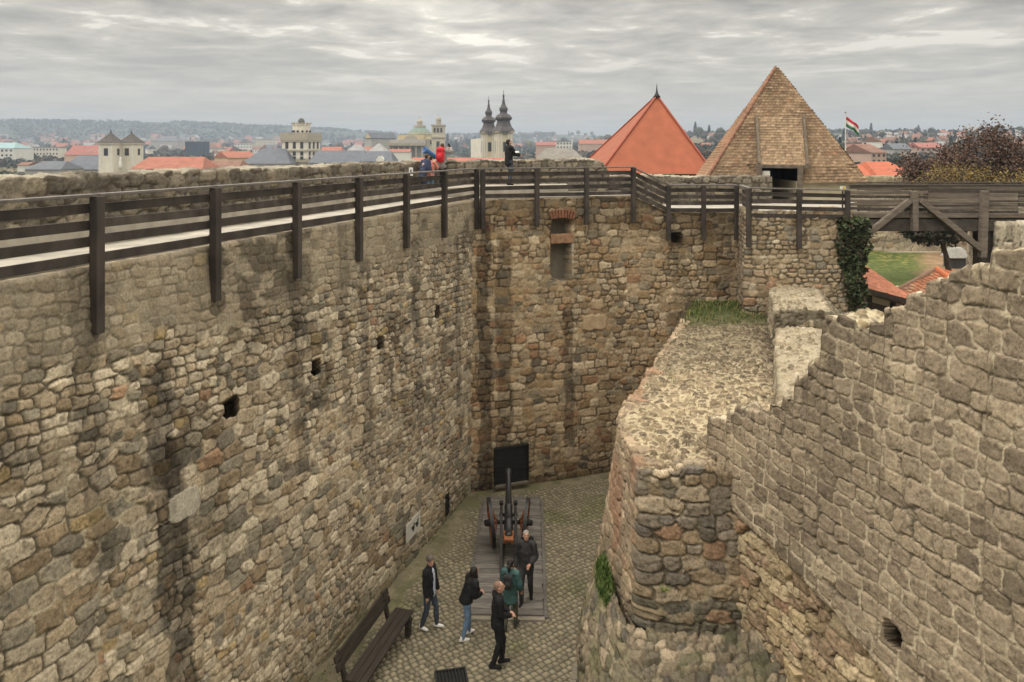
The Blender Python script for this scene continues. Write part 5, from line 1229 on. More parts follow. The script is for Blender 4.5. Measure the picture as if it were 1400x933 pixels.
def house(w, d, h, rh, wm, rm, hip=0.0, wins=0, chim=True, name='house', label=None, group=None, cat='house'):
    root = empty(name, label=label, cat=cat, group=group)
    MB().box((0, 0, h / 2 - 6), (w, d, h + 12)).build('wall', wm, root)
    if not hip:
        g = MB()
        for s in (-1, 1): g.add([(s * w / 2, -d / 2, h), (s * w / 2, d / 2, h), (s * w / 2, 0, h + rh * 0.97)], [(0, 1, 2) if s > 0 else (2, 1, 0)])
        g.build('gable', wm, root)
    r = roof_mb(w, d, rh, h + 0.02, hip).build('roof', rm, root)
    if chim: MB().box((w * 0.2, d * 0.12, h + rh * 0.9), (0.8, 0.8, rh * 0.9)).build('chimney', TRIM, r)
    for i in range(wins):
        x = -w / 2 + w * (i + 0.5) / wins
        MB().box((x, -d / 2 - 0.02, h * 0.6), (w / wins * 0.34, 0.12, h * 0.28)).build('window', WIN, root)
    return root
PROT = {}
def far_house(kind, u, v, rz, sc, label, group):
    p = meet(u, v)
    if p is None: return
    if kind not in PROT:
        wm, rm = {'white_red': (WHITE, ROOFR), 'cream_red': (CREAM, ROOFR), 'white_brown': (WHITE, ROOFB), 'cream_grey': (CREAM, ROOFG), 'yellow_red': (YELLOW, ROOFD), 'white_grey': (WHITE, ROOFL), 'pink_brown': (PINK, ROOFB), 'grey_grey': (GREYP, ROOFL)}[kind]
        PROT[kind] = house(11, 9, 5.5, 4.2, wm, rm, wins=3); o = PROT[kind]
    else: o = copy_tree(PROT[kind])
    k = sc * (0.72 if u > 700 else 1.0) * (1.0 if p.y < 900 else min(1.9, p.y / 900))
    o.location = (p.x, p.y, terr(p.x, p.y)); o.rotation_euler = (0, 0, rz); o.scale = (k, k, k)
    o['label'] = label; o['group'] = group; o['category'] = 'house'
KN = {'white_red': 'white house with a red roof', 'cream_red': 'cream house with a red roof', 'white_brown': 'white house with a brown roof', 'cream_grey': 'cream house with a slate roof', 'yellow_red': 'yellow house with a dull red roof', 'white_grey': 'white house with a light grey roof', 'pink_brown': 'pinkish house with a brown roof', 'grey_grey': 'grey house with a pale roof'}
REG = [(0, 135, 'beyond the twin church at far left'), (135, 250, 'behind the twin church caps'), (250, 390, 'on the plain between dark blue hall and observatory'), (390, 470, 'behind the observatory tower'), (470, 560, 'near the yellow gabled house'), (560, 660, 'behind the domed basilica'), (660, 800, 'right of the dark twin spires'), (800, 950, 'behind the smooth red pyramid roof'), (950, 1180, 'behind the shingled roof'), (1180, 1290, 'on the hillside above the orange red roof'), (1290, 1500, 'on the hillside behind the brown tree')]
def region(u):
    for a, b, t in REG:
        if a <= u < b: return t
    return REG[-1][2]
def scatter_houses():
    r = random.Random(17); kinds = list(KN)
    left = [(r.uniform(-10, 660), r.uniform(195, 211)) for _ in range(150)] + [(r.uniform(200, 400), r.uniform(203, 218)) for _ in range(30)]
    left += [(r.uniform(0, 660), r.uniform(192, 202)) for _ in range(60)]
    right = [(r.uniform(700, 1010), r.uniform(184, 208)) for _ in range(48)] + [(r.uniform(1150, 1410), r.triangular(182, 216, 190)) for _ in range(80)]
    for u, v in left + right:
        if 805 < u < 960 and v > 190 - abs(u - 898) * 0 and abs(u - 895) < 70: continue
        k = r.choice(kinds if u < 700 else ['white_brown', 'pink_brown', 'white_grey', 'grey_grey', 'white_brown', 'cream_red', 'grey_grey'])
        far_house(k, u, v, r.uniform(-0.7, 0.7) + (math.pi / 2 if r.random() < .35 else 0), r.uniform(.8, 1.25), KN[k] + ' ' + region(u), KN[k].replace('house', 'houses', 1) + ' ' + region(u))
scatter_houses()
# ---- trees of the town --------------------------------------------------------
def tree_proto(kind, seed):
    root = empty(kind, label='tree', cat='tree'); g = np.random.default_rng(seed)
    if kind == 'conifer_tree':
        t = g.uniform(0, 1, 420) ** .8; th = g.uniform(0, 6.283, 420); rr = (1 - t) * 2.3 * (.55 + .45 * g.uniform(0, 1, 420)); q = np.stack([rr * np.cos(th), rr * np.sin(th), 1.2 + t * 10], axis=1); cm = [leafm('fir', (0.026, 0.040, 0.030)), leafm('fir_dark', (0.018, 0.028, 0.024))]
    else:
        n = 520; d = g.normal(size=(n, 3)); d /= np.linalg.norm(d, axis=1, keepdims=True); q = d * (g.uniform(0, 1, (n, 1)) ** .35) * np.array((3.6, 3.6, 3.2)) * (.72 + .55 * vnoise(d[:, :1] * 2.4 + seed, d[:, 2:] * 2.4 + d[:, 1:2], seed)) + np.array((0, 0, 5.6))
        cm = {'green_tree': [leafm('tree_green', (0.055, 0.066, 0.030)), leafm('tree_green_dark', (0.034, 0.044, 0.024))], 'brown_tree': [leafm('tree_brown', (0.13, 0.085, 0.05)), leafm('tree_brown_dark', (0.085, 0.06, 0.042))], 'yellow_tree': [leafm('tree_yellow', (0.23, 0.165, 0.05)), leafm('tree_olive', (0.13, 0.115, 0.045))], 'grey_tree': [leafm('tree_bare', (0.12, 0.105, 0.088)), leafm('tree_bare_dark', (0.08, 0.072, 0.062))]}[kind]
    leaf_cloud('crown', q, 0.75, cm, root, seed); MB().tube([(0, 0, -1.5), (0, 0, 3.5), (.1, 0, 6)], [.35, .26, .12], 6).build('trunk', BARK, root); return root
TPROT = {}
TN = {'conifer_tree': 'dark pointed conifer', 'green_tree': 'dark green round tree', 'brown_tree': 'brown autumn tree', 'yellow_tree': 'yellowish autumn tree', 'grey_tree': 'greyish bare tree'}
def town_tree(kind, u, v, h, y=None):
    p = meet(u, v) if y is None else P(u, v, y)
    if p is None: return
    if kind not in TPROT: o = TPROT[kind] = tree_proto(kind, 40 + len(TPROT))
    else: o = copy_tree(TPROT[kind])
    k = h / 11.0 * (1.0 if p.y < 900 else min(2.0, p.y / 900)); o.location = (p.x, p.y, terr(p.x, p.y)); o.scale = (k, k, k); o.rotation_euler = (0, 0, u * 1.7 % 6.28)
    o['label'] = TN[kind] + ' ' + region(u); o['group'] = TN[kind].replace('conifer', 'conifers').replace('tree', 'trees') + ' ' + region(u); o['category'] = 'tree'
def scatter_trees():
    r = random.Random(23)
    for _ in range(150): town_tree(r.choice(['conifer_tree', 'green_tree', 'green_tree', 'brown_tree', 'grey_tree', 'grey_tree']), r.uniform(0, 640), r.uniform(194, 213), r.uniform(9, 15))
    for _ in range(26): town_tree(r.choice(['conifer_tree', 'conifer_tree', 'green_tree']), r.uniform(605, 668), r.uniform(196, 207), r.uniform(13, 20))
    for _ in range(48): town_tree(r.choice(['conifer_tree', 'green_tree', 'brown_tree', 'grey_tree', 'yellow_tree']), r.uniform(700, 845), r.uniform(184, 209), r.uniform(9, 16))
    for _ in range(22): town_tree(r.choice(['green_tree', 'grey_tree', 'green_tree', 'conifer_tree']), r.uniform(900, 1010), r.uniform(185, 200), r.uniform(10, 16))
    for _ in range(120): town_tree(r.choice(['green_tree', 'grey_tree', 'grey_tree', 'brown_tree', 'conifer_tree']), r.uniform(1100, 1410), r.uniform(184, 224), r.uniform(8, 14))
    for u, v, k in ((640, 214, 'brown_tree'), (655, 212, 'grey_tree'), (716, 216, 'yellow_tree'), (726, 212, 'green_tree'), (708, 210, 'brown_tree'), (625, 216, 'brown_tree'), (815, 206, 'green_tree'), (800, 210, 'green_tree'), (785, 211, 'grey_tree')): town_tree(k, u, v, 12, 420)
    for u, v, k in ((8, 228, 'green_tree'), (20, 226, 'green_tree'), (30, 230, 'grey_tree'), (48, 226, 'green_tree'), (118, 213, 'yellow_tree'), (2, 224, 'green_tree')): town_tree(k, u, v, 13, 330)
scatter_trees()
def woods():
    """the wooded slopes that read as one mass"""
    g = np.random.default_rng(77); P0 = []
    for _ in range(9000):
        u = g.uniform(-60, 1460); r = math.exp(g.uniform(math.log(600 if u < 700 else 240), math.log(2500))); x = (u - HU) / F * r
        den = vnoise(np.array(u / 35.0), np.array(math.log(r) * 9), 78)
        if den < (0.42 if u < 700 else 0.28): continue
        P0.append((x, r, terr(x, r), r))
    for _ in range(5000):
        r = g.uniform(2500, 4050); u = g.uniform(-60, 760); x = (u - HU) / F * r
        if vnoise(np.array(u / 70.0), np.array(r / 260.0), 79) > 0.36: P0.append((x, r, terr(x, r), r * 0.55))
    B = np.array(P0); n = len(B); k = 10; s = (2.6 + 3.2 * g.uniform(0, 1, n)) * np.clip(B[:, 3] / 1200, .8, 1.5)
    d = g.normal(size=(n, k, 3)); d /= np.linalg.norm(d, axis=2, keepdims=True)
    pts = B[:, None, :3] + d * (s[:, None, None] * np.array((1, 1, .7))) * 0.75 + np.array((0, 0, 1)) * (s * 0.75)[:, None, None]
    size = np.repeat(s * 0.55, k)[:, None]; pts = pts.reshape(-1, 3); m = len(pts)
    dd = g.normal(size=(m, 3)); dd[:, 1] -= 0.8; dd /= np.linalg.norm(dd, axis=1, keepdims=True); a = np.cross(dd, g.normal(size=(m, 3))); a /= np.linalg.norm(a, axis=1, keepdims=True); b = np.cross(dd, a)
    v = np.stack([pts - a * size, pts + b * size, pts + a * size, pts - b * size], axis=1).reshape(-1, 3)
    me = bpy.data.meshes.new('distant_woods'); me.from_pydata(v.tolist(), [], (np.arange(m * 4).reshape(-1, 4)).tolist())
    for nm, c in (('woods_green', (0.038, 0.048, 0.030)), ('woods_dark', (0.026, 0.034, 0.026)), ('woods_brown', (0.085, 0.066, 0.045)), ('woods_grey', (0.085, 0.078, 0.066))): me.materials.append(leafm(nm, c))
    me.polygons.foreach_set('material_index', np.repeat(g.integers(0, 4, n), k).astype(np.int32)); me.update()
    tag(link(bpy.data.objects.new('distant_woods', me)), 'woods and gardens covering the far slopes round the town', 'woods', kind='stuff')
woods()

# ---- the buildings one can name ------------------------------------------------
def frame_at(u, vbase, y, name, label, cat, rz=0.0):
    """a building standing at depth y under photo column u, measured in metres from its own sill line"""
    p = P(u, vbase, y); return empty(name, (p.x, p.y, p.z), rz, label=label, cat=cat)
def px(n, y): return n * y / F
def win(root, x, y, z, w, h, d=0.3): return MB().box((x, y, z), (w, d, h)).build('window', WIN, root)
def observatory():
    y = 400; r = frame_at(412, 222, y, 'observatory_tower', 'square cream observatory tower with a stepped top and small dome', 'tower', R(-14)); k = px(1, y)
    w = 37 * k; h = 30 * k
    MB().box((0, 0, -10), (w, w, h * 0 + 22 + 2 * 1)).build('base', TRIM, r)
    MB().box((0, 0, h / 2), (w, w, h)).build('wall', CREAM, r)
    for z in (1.5 * k, 16 * k, 29 * k): MB().box((0, 0, z), (w + 1, w + 1, 0.9)).build('cornice', TRIM, r)
    MB().box((0, 0, 35 * k), (w + 1.2, w + 1.2, 10 * k)).build('parapet', TRIM, r)
    MB().lathe([(11.5 * k, 38 * k), (11.5 * k, 50 * k), (12.1 * k, 50.2 * k), (12.1 * k, 52 * k), (9 * k, 52.2 * k)], None, 12).build('upper_drum', CREAM, r)
    MB().lathe([(4.6 * k, 51 * k), (4.6 * k, 55 * k), (4.2 * k, 57 * k), (3 * k, 59 * k), (1 * k, 60.2 * k)], None, 14).build('dome', mat('dark_dome', (0.10, 0.095, 0.085)), r)
    for s, ax in ((-1, 0), (1, 1)):
        for i in range(3):
            t = (i - 1) * w * 0.3
            for z, hh in ((23 * k, 9 * k), (12 * k, 5.5 * k), (6 * k, 4 * k)):
                if ax == 0: win(r, t, -w / 2, z, 4.4 * k, hh)
                else: MB().box((w / 2, t, z), (0.3, 4.4 * k, hh)).build('window', WIN, r)
                if ax == 0: MB().box((-w / 2, t, z), (0.3, 4.4 * k, hh)).build('window', WIN, r)
    for i in range(12):
        a = 2 * math.pi * i / 12 + .1; MB().box((11.5 * k * math.cos(a), 11.5 * k * math.sin(a), 42 * k), (1, 1, 2.6 * k), rz=a).build('window', WIN, r)
        MB().box((12 * k * math.cos(a), 12 * k * math.sin(a), 53 * k), (1.2, 1.2, 1.6 * k), rz=a).build('finial', TRIM, r)
observatory()
def twin_cream():
    y = 300; k = px(1, y); r = frame_at(160, 232, y, 'twin_tower_church', 'cream church front with twin square towers under dark pyramid caps', 'church', R(-6))
    dk = mat('dark_shingle_cap', (0.085, 0.078, 0.070), 0.8, 0.25, 1, 0.1)
    for x, yy in ((-9, 0), (10, 5)):
        t = empty('tower', (x * k, yy, 0)); t.parent = r
        MB().box((0, 0, 9 * k), (21.5 * k, 21.5 * k, 54 * k)).build('wall', CREAM, t)
        MB().box((0, 0, 35.5 * k), (24.5 * k, 24.5 * k, 2 * k)).build('cornice', CREAM, t)
        MB().box((0, 0, 3 * k), (20.5 * k, 20.5 * k, 1.6 * k)).build('cornice', TRIM, t)
        mb = MB(); mb.lathe([(18.5 * k, 36.5 * k), (12 * k, 41 * k), (5.5 * k, 46 * k), (1.2 * k, 50 * k), (.9 * k, 51 * k)], None, 4, math.pi / 4); mb.build('roof', dk, t)
        MB().lathe([(.5 * k, 50 * k), (1.1 * k, 51.5 * k), (.3 * k, 53 * k), (.15 * k, 55.5 * k)], None, 8).build('finial', dk, t)
        for sx in (-1, 1):
            MB().box((sx * 8 * k, -10.9 * k, 20 * k), (1.6 * k, .6 * k, 30 * k)).build('pilaster', WHITE, t); MB().box((10.9 * k, sx * 8 * k, 20 * k), (.6 * k, 1.6 * k, 30 * k)).build('pilaster', WHITE, t)
        MB().box((0, -10.8 * k, 24 * k), (6 * k, .4 * k, 10 * k)).build('window', WIN, t); MB().box((10.8 * k, 0, 24 * k), (.4 * k, 5 * k, 9 * k)).build('window', WIN, t)
    MB().box((0, 34, -12), (26 * k, 50, 20)).build('nave', CREAM, r)
    m = MB(); m.lathe([(1.6 * k, 3 * k), (1.9 * k, 6 * k), (2.1 * k, 11 * k), (1.2 * k, 14 * k), (1.0 * k, 15 * k), (1.3 * k, 17 * k), (.5 * k, 19 * k)], Matrix.Translation((14 * k, -14 * k, -2 * k)), 10); m.build('statue', WHITE, r, smooth=True)
twin_cream()
def minorite():
    y = 380; k = px(1, y); r = frame_at(682, 216, y, 'baroque_church', 'pale yellow church with tall twin dark baroque spires', 'church', R(10))
    for x, yy, s in ((-6.0, 20, 1.15), (6.5, 0, 1.3)):
        t = empty('tower', (x * k, yy, 0)); t.parent = r
        MB().box((0, 0, 3 * k), (17 * k * s, 17 * k * s, 62 * k)).build('wall', mat('pale_yellow_plaster', (0.60, 0.53, 0.38), 0.9, 0.1, 0.2, 0.05), t)
        MB().box((0, 0, 35 * k), (20 * k * s, 20 * k * s, 2.4 * k)).build('cornice', TRIM, t)
        prof = [(12.4, 36), (11, 39), (8.6, 43), (7.2, 48), (6.9, 50.5), (8.8, 52.5), (9.2, 55), (7.2, 58.5), (4.2, 60.5), (3.6, 63), (4.6, 65), (4.5, 68), (3.1, 70.5), (1.9, 74), (1.2, 79), (.7, 83), (1.3, 84.5), (.8, 86), (.3, 87), (.2, 93)]
        MB().lathe([(a * k * s, (36 + (b - 36) * (0.92 if s < 1.2 else 1.0)) * k) for a, b in prof], None, 8, math.pi / 8).build('spire', DSPIRE, t)
        for sx in (-1, 1):
            for q in (6.6, 3.8): MB().box((sx * q * k * s, -8.7 * k * s, 14 * k), (1.4 * k, .8 * k, 38 * k)).build('pilaster', WHITE, t); MB().box((-8.7 * k * s, sx * q * k * s, 14 * k), (.8 * k, 1.4 * k, 38 * k)).build('pilaster', WHITE, t)
        MB().box((0, -8.6 * k * s, 15 * k), (4.6 * k, .5 * k, 13 * k)).build('window', WIN, t); MB().box((-8.6 * k * s, 0, 15 * k), (.5 * k, 4 * k, 16 * k)).build('window', WIN, t)
        M = Matrix.Translation((0, -9.4 * k * s, 35 * k)) @ Matrix.Rotation(R(90), 4, 'X'); MB().lathe([(3.2 * k, -.3), (3.2 * k, .5), (2.6 * k, .7)], M, 16).build('clock_face', mat('clock_grey', (0.13, 0.13, 0.13)), t)
    MB().box((0, 45, -5), (30 * k, 50, 30)).build('nave', CREAM, r)
minorite()
def basilica():
    y = 640; k = px(1, y); r = frame_at(570, 216, y, 'domed_basilica', 'large pale basilica with columns, a green dome and a bell tower', 'church', R(0))
    MB().box((-14 * k, 20, 5 * k), (50 * k, 30, 40 * k)).build('portico_block', GREYP, r)
    MB().box((-14 * k, 2, 18.5 * k), (52 * k, 8, 4 * k)).build('entablature', TRIM, r)
    MB().box((-10 * k, 24, 26 * k), (36 * k, 30, 11 * k)).build('attic', YELLOW, r)
    MB().lathe([(12 * k, -.5), (12 * k, .5)], Matrix.Translation((-10 * k, 8.6, 19 * k)) @ Matrix.Rotation(R(90), 4, 'X'), 24).build('arch_window', mat('pale_arch', (0.33, 0.30, 0.25)), r)
    for i in range(6): MB().lathe([(1.5 * k, -8 * k), (1.3 * k, 15 * k), (1.9 * k, 16.5 * k)], Matrix.Translation(((-33 + 8 * i) * k, 0, 0)), 10).build('column', TRIM, r)
    D = (-8 * k, 60, 0)
    T = Matrix.Translation(D)
    MB().lathe([(21 * k, 6 * k), (21 * k, 28 * k), (18 * k, 29 * k), (18 * k, 36 * k)], T, 20).build('drum', mat('pale_yellow_stone', (0.50, 0.44, 0.30), 0.9, 0.1, 0.2, 0.05), r)
    MB().lathe([(18.5 * k, 33 * k), (16 * k, 37 * k), (12.5 * k, 41 * k), (9.5 * k, 43 * k), (9.5 * k, 43.6 * k)], T, 20).build('dome', COPPER, r)
    MB().lathe([(9 * k, 43 * k), (9 * k, 47 * k), (6 * k, 47.2 * k)], T, 14).build('gallery', TRIM, r)
    MB().lathe([(4 * k, 47 * k), (4 * k, 52 * k), (4.6 * k, 52.4 * k), (4 * k, 54 * k), (2 * k, 56 * k), (.5 * k, 57 * k), (.3 * k, 60 * k)], T, 10).build('lantern', TRIM, r)
    for i in range(8):
        a = math.pi * (1 + (i + .5) / 8); MB().box((D[0] + 21 * k * math.cos(a), D[1] + 21 * k * math.sin(a), 22 * k), (1.2, 2.4 * k, 6 * k), rz=a).build('window', WIN, r)
    t = empty('bell_tower', (28 * k, 10, 0)); t.parent = r
    MB().box((0, 0, 14 * k), (17 * k, 17 * k, 60 * k)).build('wall', mat('pale_tower_stone', (0.52, 0.47, 0.36), 0.9, 0.1, 0.2, 0.05), t)
    for z in (28, 44.5): MB().box((0, 0, z * k), (19 * k, 19 * k, 2 * k)).build('cornice', TRIM, t)
    MB().lathe([(3.6 * k, 45 * k), (3.6 * k, 52 * k), (4.2 * k, 52.4 * k), (3.6 * k, 54.5 * k), (1.6 * k, 56.5 * k), (.4 * k, 57.5 * k), (.3 * k, 60 * k)], None, 10).build('lantern', TRIM, t)
    for sx in (-1, 0, 1): MB().box((sx * 4.6 * k, -8.6 * k, 38 * k), (2.6 * k, .8, 6 * k)).build('window', WIN, t)
    MB().box((0, -8.6 * k, 18 * k), (4 * k, .8, 9 * k)).build('window', WIN, t); MB().box((-8.6 * k, 0, 38 * k), (.8, 4 * k, 6 * k)).build('window', WIN, t)
basilica()
def block(u0, u1, v0, v1, y, wm, rm, label, name='building', cat='building', rh=0.0, hip=0.0, cols=0, rows=0, depth=14, rz=0, flat=False):
    """a building whose front wall fills u0..u1, v0..v1; rh is the roof height in photo pixels"""
    k = px(1, y); w = (u1 - u0) * k; h = (v1 - v0) * k; r = frame_at((u0 + u1) / 2, v1, y, name, label, cat, rz)
    MB().box((0, depth / 2, h / 2 - 10), (w, depth, h + 20)).build('wall', wm, r)
    if rh and not flat:
        x = w / 2 + .4; d = depth; hp = min(hip * k, x * 0.98) if hip else 0
        mb = MB(); z = h; rr = rh * k; mb.add([(-x, -.5, z), (x, -.5, z), (x, d + .5, z), (-x, d + .5, z), (-x + hp, d / 2, z + rr), (x - hp, d / 2, z + rr)], [(0, 1, 5, 4), (1, 2, 5), (2, 3, 4, 5), (3, 0, 4), (3, 2, 1, 0)])
        mb.build('roof', rm, r)
    elif rm: MB().box((0, depth / 2, h + .4), (w + 1, depth + 1, .8)).build('roof', rm, r)
    for i in range(cols):
        for j in range(rows): MB().box((-w / 2 + w * (i + .5) / cols, -.02, h * (j + .5) / rows), (w / cols * .42, .25, h / rows * .42)).build('window', WIN, r)
    return r
def dormers(r, xs, y, z, k, m=None):
    for x in xs:
        d = MB(); d.box((x * k, y, z * k), (3 * k, 3 * k, 3 * k)); d.build('dormer', m or WHITE, r); 
        MB().box((x * k, y - 1.52 * k, z * k), (1.6 * k, .1, 1.6 * k)).build('dormer_window', WIN, r)
# far left
block(-30, 18, 203, 222, 700, WHITE, TEAL, 'white block with a pale teal roof at the far left', cols=8, rows=3, rh=8, depth=30, hip=10)
block(18, 80, 202, 219, 760, CREAM, ROOFL, 'long cream office block with three rows of small windows', cols=14, rows=3)
r = block(88, 139, 212, 216, 640, PINK, ROOFD, 'long building with a rosy red roof left of the twin church', rh=13, depth=22, hip=3); dormers(r, (4, 10, 16, 22), 4, 8, px(1, 640), WHITE)
block(34, 82, 232, 240, 290, GREYP, ROOFG, 'lower dark slate roof left of the twin church', rh=11, depth=16, hip=8)
block(82, 144, 232, 240, 310, GREYP, ROOFG, 'long dark slate roof joined to the twin church', rh=19, depth=20, hip=8)
block(24, 38, 226, 232, 360, WHITE, ROOFB, 'small white gabled house in the trees at far left', rh=4, depth=8)
# between twin church and observatory
r = block(180, 276, 231, 238, 270, CREAM, ROOFR, 'long bright red roof right of the twin church', rh=16, depth=16, hip=10); dormers(r, (-38, -22, -10, 4, 10), 2.5, 9, px(1, 270), CREAM)
block(270, 326, 228, 236, 300, CREAM, ROOFB, 'weathered red brown roof beside the long bright red one', rh=8, depth=14, hip=4)
block(310, 352, 216, 226, 420, YELLOW, ROOFR, 'yellow gabled house with a red roof among the slate roofs', rh=9, depth=14, rz=R(50))
block(253, 280, 194, 207, 900, mat('dark_blue_cladding', (0.035, 0.055, 0.085), 0.6, 0.1), ROOFL, 'dark blue box shaped hall with a pale roof', rh=0)
block(206, 242, 193, 200, 1400, GREYP, ROOFG, 'broad dark roofed hall on the plain behind the long red roof', rh=7, depth=60, hip=12)
block(280, 305, 204, 210, 1000, WHITE, ROOFL, 'low white shed beside the dark blue hall', rh=0)
block(348, 376, 191, 200, 1500, CREAM, ROOFL, 'pale slab block with rows of windows on the plain', cols=9, rows=3)
block(320, 345, 196, 203, 1500, WHITE, ROOFB, 'white slab block left of the pale one on the plain', cols=6, rows=2)
# round the observatory
block(330, 396, 224, 232, 380, GREYP, ROOFG, 'broad slate roof left of the observatory tower', rh=21, depth=30, hip=18)
r = block(422, 498, 223, 230, 370, GREYP, ROOFG, 'long dark slate roof right of the observatory tower', rh=17, depth=22, hip=6); dormers(r, (-14, 12), 3.5, 9.5, px(1, 370))
r = block(455, 506, 222, 230, 400, GREYP, ROOFL, 'taller grey hipped roof behind the long slate one', rh=24, depth=30, hip=22); dormers(r, (-12, 8), 4, 12, px(1, 400))
r = block(492, 536, 221, 229, 360, GREYP, ROOFG, 'slate roof with a white gable right of the grey hipped one', rh=14, depth=18, hip=6)
k = px(1, 360); MB().add([(1 * k, -1.2, 8 * k), (11 * k, -1.2, 8 * k), (11 * k, -1.2, 11 * k), (8 * k, -1.2, 15.5 * k), (4 * k, -1.2, 15.5 * k), (1 * k, -1.2, 11 * k), (1 * k, 2, 8 * k), (11 * k, 2, 8 * k), (11 * k, 2, 11 * k), (8 * k, 2, 15.5 * k), (4 * k, 2, 15.5 * k), (1 * k, 2, 11 * k)], [(0, 1, 2, 3, 4, 5), (0, 6, 7, 1), (1, 7, 8, 2), (2, 8, 9, 3), (3, 9, 10, 4), (4, 10, 11, 5), (5, 11, 6, 0)]).build('gable', WHITE, r)
block(496, 530, 213, 220, 450, GREYP, ROOFL, 'steep grey pyramid roof left of the basilica', rh=17, depth=26, hip=17)
block(437, 466, 207, 214, 560, CREAM, ROOFR, 'low red roof peeping above the slate roofs', rh=6, depth=14, hip=2)
block(488, 506, 206, 212, 600, PINK, ROOFR, 'small red roof between two grey pyramid roofs', rh=5, depth=12)
r = block(496, 510, 190, 196, 800, GREYP, ROOFG, 'yellow gabled house with a long dark roof before the hills', depth=34, rh=0, rz=R(-38)); k = px(1, 800)
MB().add([(-7.5 * k, -.2, 6.8 * k), (7.5 * k, -.2, 6.8 * k), (0, -.2, 14.5 * k), (-7.5 * k, 36, 6.8 * k), (7.5 * k, 36, 6.8 * k), (0, 36, 14.5 * k)], [(0, 3, 5, 2), (2, 5, 4, 1)]).build('pitched_roof', ROOFG, r); MB().add([(-7 * k, -.1, 6.5 * k), (7 * k, -.1, 6.5 * k), (0, -.1, 14 * k)], [(0, 1, 2)]).build('gable', YELLOW, r)
# behind the parapet figures
block(558, 700, 224, 232, 240, CREAM, ROOFR, 'long low red roof between telescope and dark twin spires', rh=8, depth=12, hip=4)
block(532, 560, 208, 220, 520, WHITE, ROOFR, 'small pale house at the left end of the basilica', rh=4, depth=10)
block(733, 800, 219, 226, 330, GREYP, mat('mossy_grey_roof', (0.19, 0.175, 0.15), 0.85, 0.2, 0.5, 0.1), 'large mossy grey hipped roof right of the dark twin spires', rh=16, depth=22, hip=16)
r = block(748, 782, 194, 204, 800, WHITE, ROOFL, 'long white building with a leaning end wall in the trees', cols=8, rows=2); k = px(1, 800); MB().bar((15 * k, -2, -4 * k), (17.5 * k, -2, 13 * k), 2 * k, 2 * k, up=(0, 1, 0)).build('buttress', WHITE, r)
block(733, 760, 199, 205, 700, PINK, ROOFD, 'dull red roof in front of the long white building', rh=5, depth=12)
block(792, 838, 197, 203, 850, PINK, ROOFR, 'red roof in the trees left of the smooth red pyramid', rh=6, depth=14)
# right hillside
block(1185, 1218, 209, 224, 330, PINK, ROOFB, 'big pinkish gabled house behind the orange red roof', rh=12, depth=16, rz=R(30), cols=3, rows=2)
block(1160, 1182, 206, 220, 380, GREYP, ROOFB, 'tall brownish house beside the flagpole', rh=9, depth=14, rz=R(-20))
block(1258, 1288, 202, 214, 430, PINK, ROOFD, 'ochre house with a dull red roof left of the brown tree', rh=7, depth=14, cols=4, rows=2)
block(1222, 1246, 204, 214, 420, GREYP, ROOFG, 'dark roofed house above the orange red roof', rh=8, depth=14)
block(1196, 1216, 194, 204, 520, WHITE, ROOFB, 'white gabled house uphill of the pinkish one', rh=7, depth=12, rz=R(60))

# =================================================================== HAZE
def haze():
    m = bpy.data.materials.new('haze_air'); m.use_nodes = True; nt = m.node_tree; nt.nodes.clear()
    out = nt.nodes.new('ShaderNodeOutputMaterial'); v = nt.nodes.new('ShaderNodeVolumePrincipled')
    v.inputs['Color'].default_value = (0.58, 0.69, 0.85, 1); v.inputs['Density'].default_value = HAZE; v.inputs['Anisotropy'].default_value = 0.2
    nt.links.new(v.outputs[0], out.inputs['Volume'])
    o = MB().box((0, 2800, 55), (14500, 8200, 240)).build('haze', m, kind='stuff', label='pale blue haze over the town and hills', cat='haze')
HAZE = 0.00026
haze()
# =================================================================== PEOPLE
SKIN = mat('skin', (0.46, 0.26, 0.18), 0.55, 0.06, 8, 0.05, spec=0.35)
BLACKC = mat('black_cloth', (0.012, 0.012, 0.013), 0.85, 0.3, 9, 0.3, 40); CHARC = mat('charcoal_cloth', (0.035, 0.034, 0.034), 0.85, 0.3, 9, 0.3, 40)
JEAN = mat('blue_denim', (0.13, 0.20, 0.31), 0.9, 0.25, 9, 0.3, 60); DJEAN = mat('dark_denim', (0.045, 0.055, 0.075), 0.9, 0.3, 9, 0.3, 60); TEALC = mat('teal_padded_cloth', (0.045, 0.105, 0.10), 0.7, 0.25, 7, 0.3, 30)
OLIVE = mat('olive_trousers', (0.075, 0.075, 0.05), 0.9, 0.2, 8, 0.3); WSHOE = mat('white_trainers', (0.70, 0.69, 0.66), 0.6, 0.06); NAVY = mat('navy_jacket', (0.035, 0.045, 0.085), 0.85, 0.25, 8, 0.3)
SALM = mat('salmon_jacket', (0.55, 0.21, 0.16), 0.8, 0.12, 8, 0.3); REDC = mat('red_backpack', (0.50, 0.018, 0.03), 0.6, 0.15, 6, 0.2); GREYJ = mat('grey_jacket', (0.24, 0.225, 0.215), 0.85, 0.15, 8, 0.3)
LBLUE = mat('light_blue_shirt', (0.42, 0.45, 0.54), 0.85, 0.08, 8, 0.2); HAIRD = mat('dark_hair', (0.014, 0.011, 0.009), 0.55, 0.3, 12, 0.4, 60, stretch=(1, 1, .3)); HAIRB = mat('brown_hair', (0.07, 0.043, 0.026), 0.55, 0.3, 12, 0.4, 60, stretch=(1, 1, .3)); HAIRG = mat('grey_hair', (0.27, 0.255, 0.235), 0.6, 0.2, 12, 0.4, 60); STUB = mat('cropped_hair', (0.24, 0.15, 0.11), 0.75, 0.15, 20, 0.3, 80)
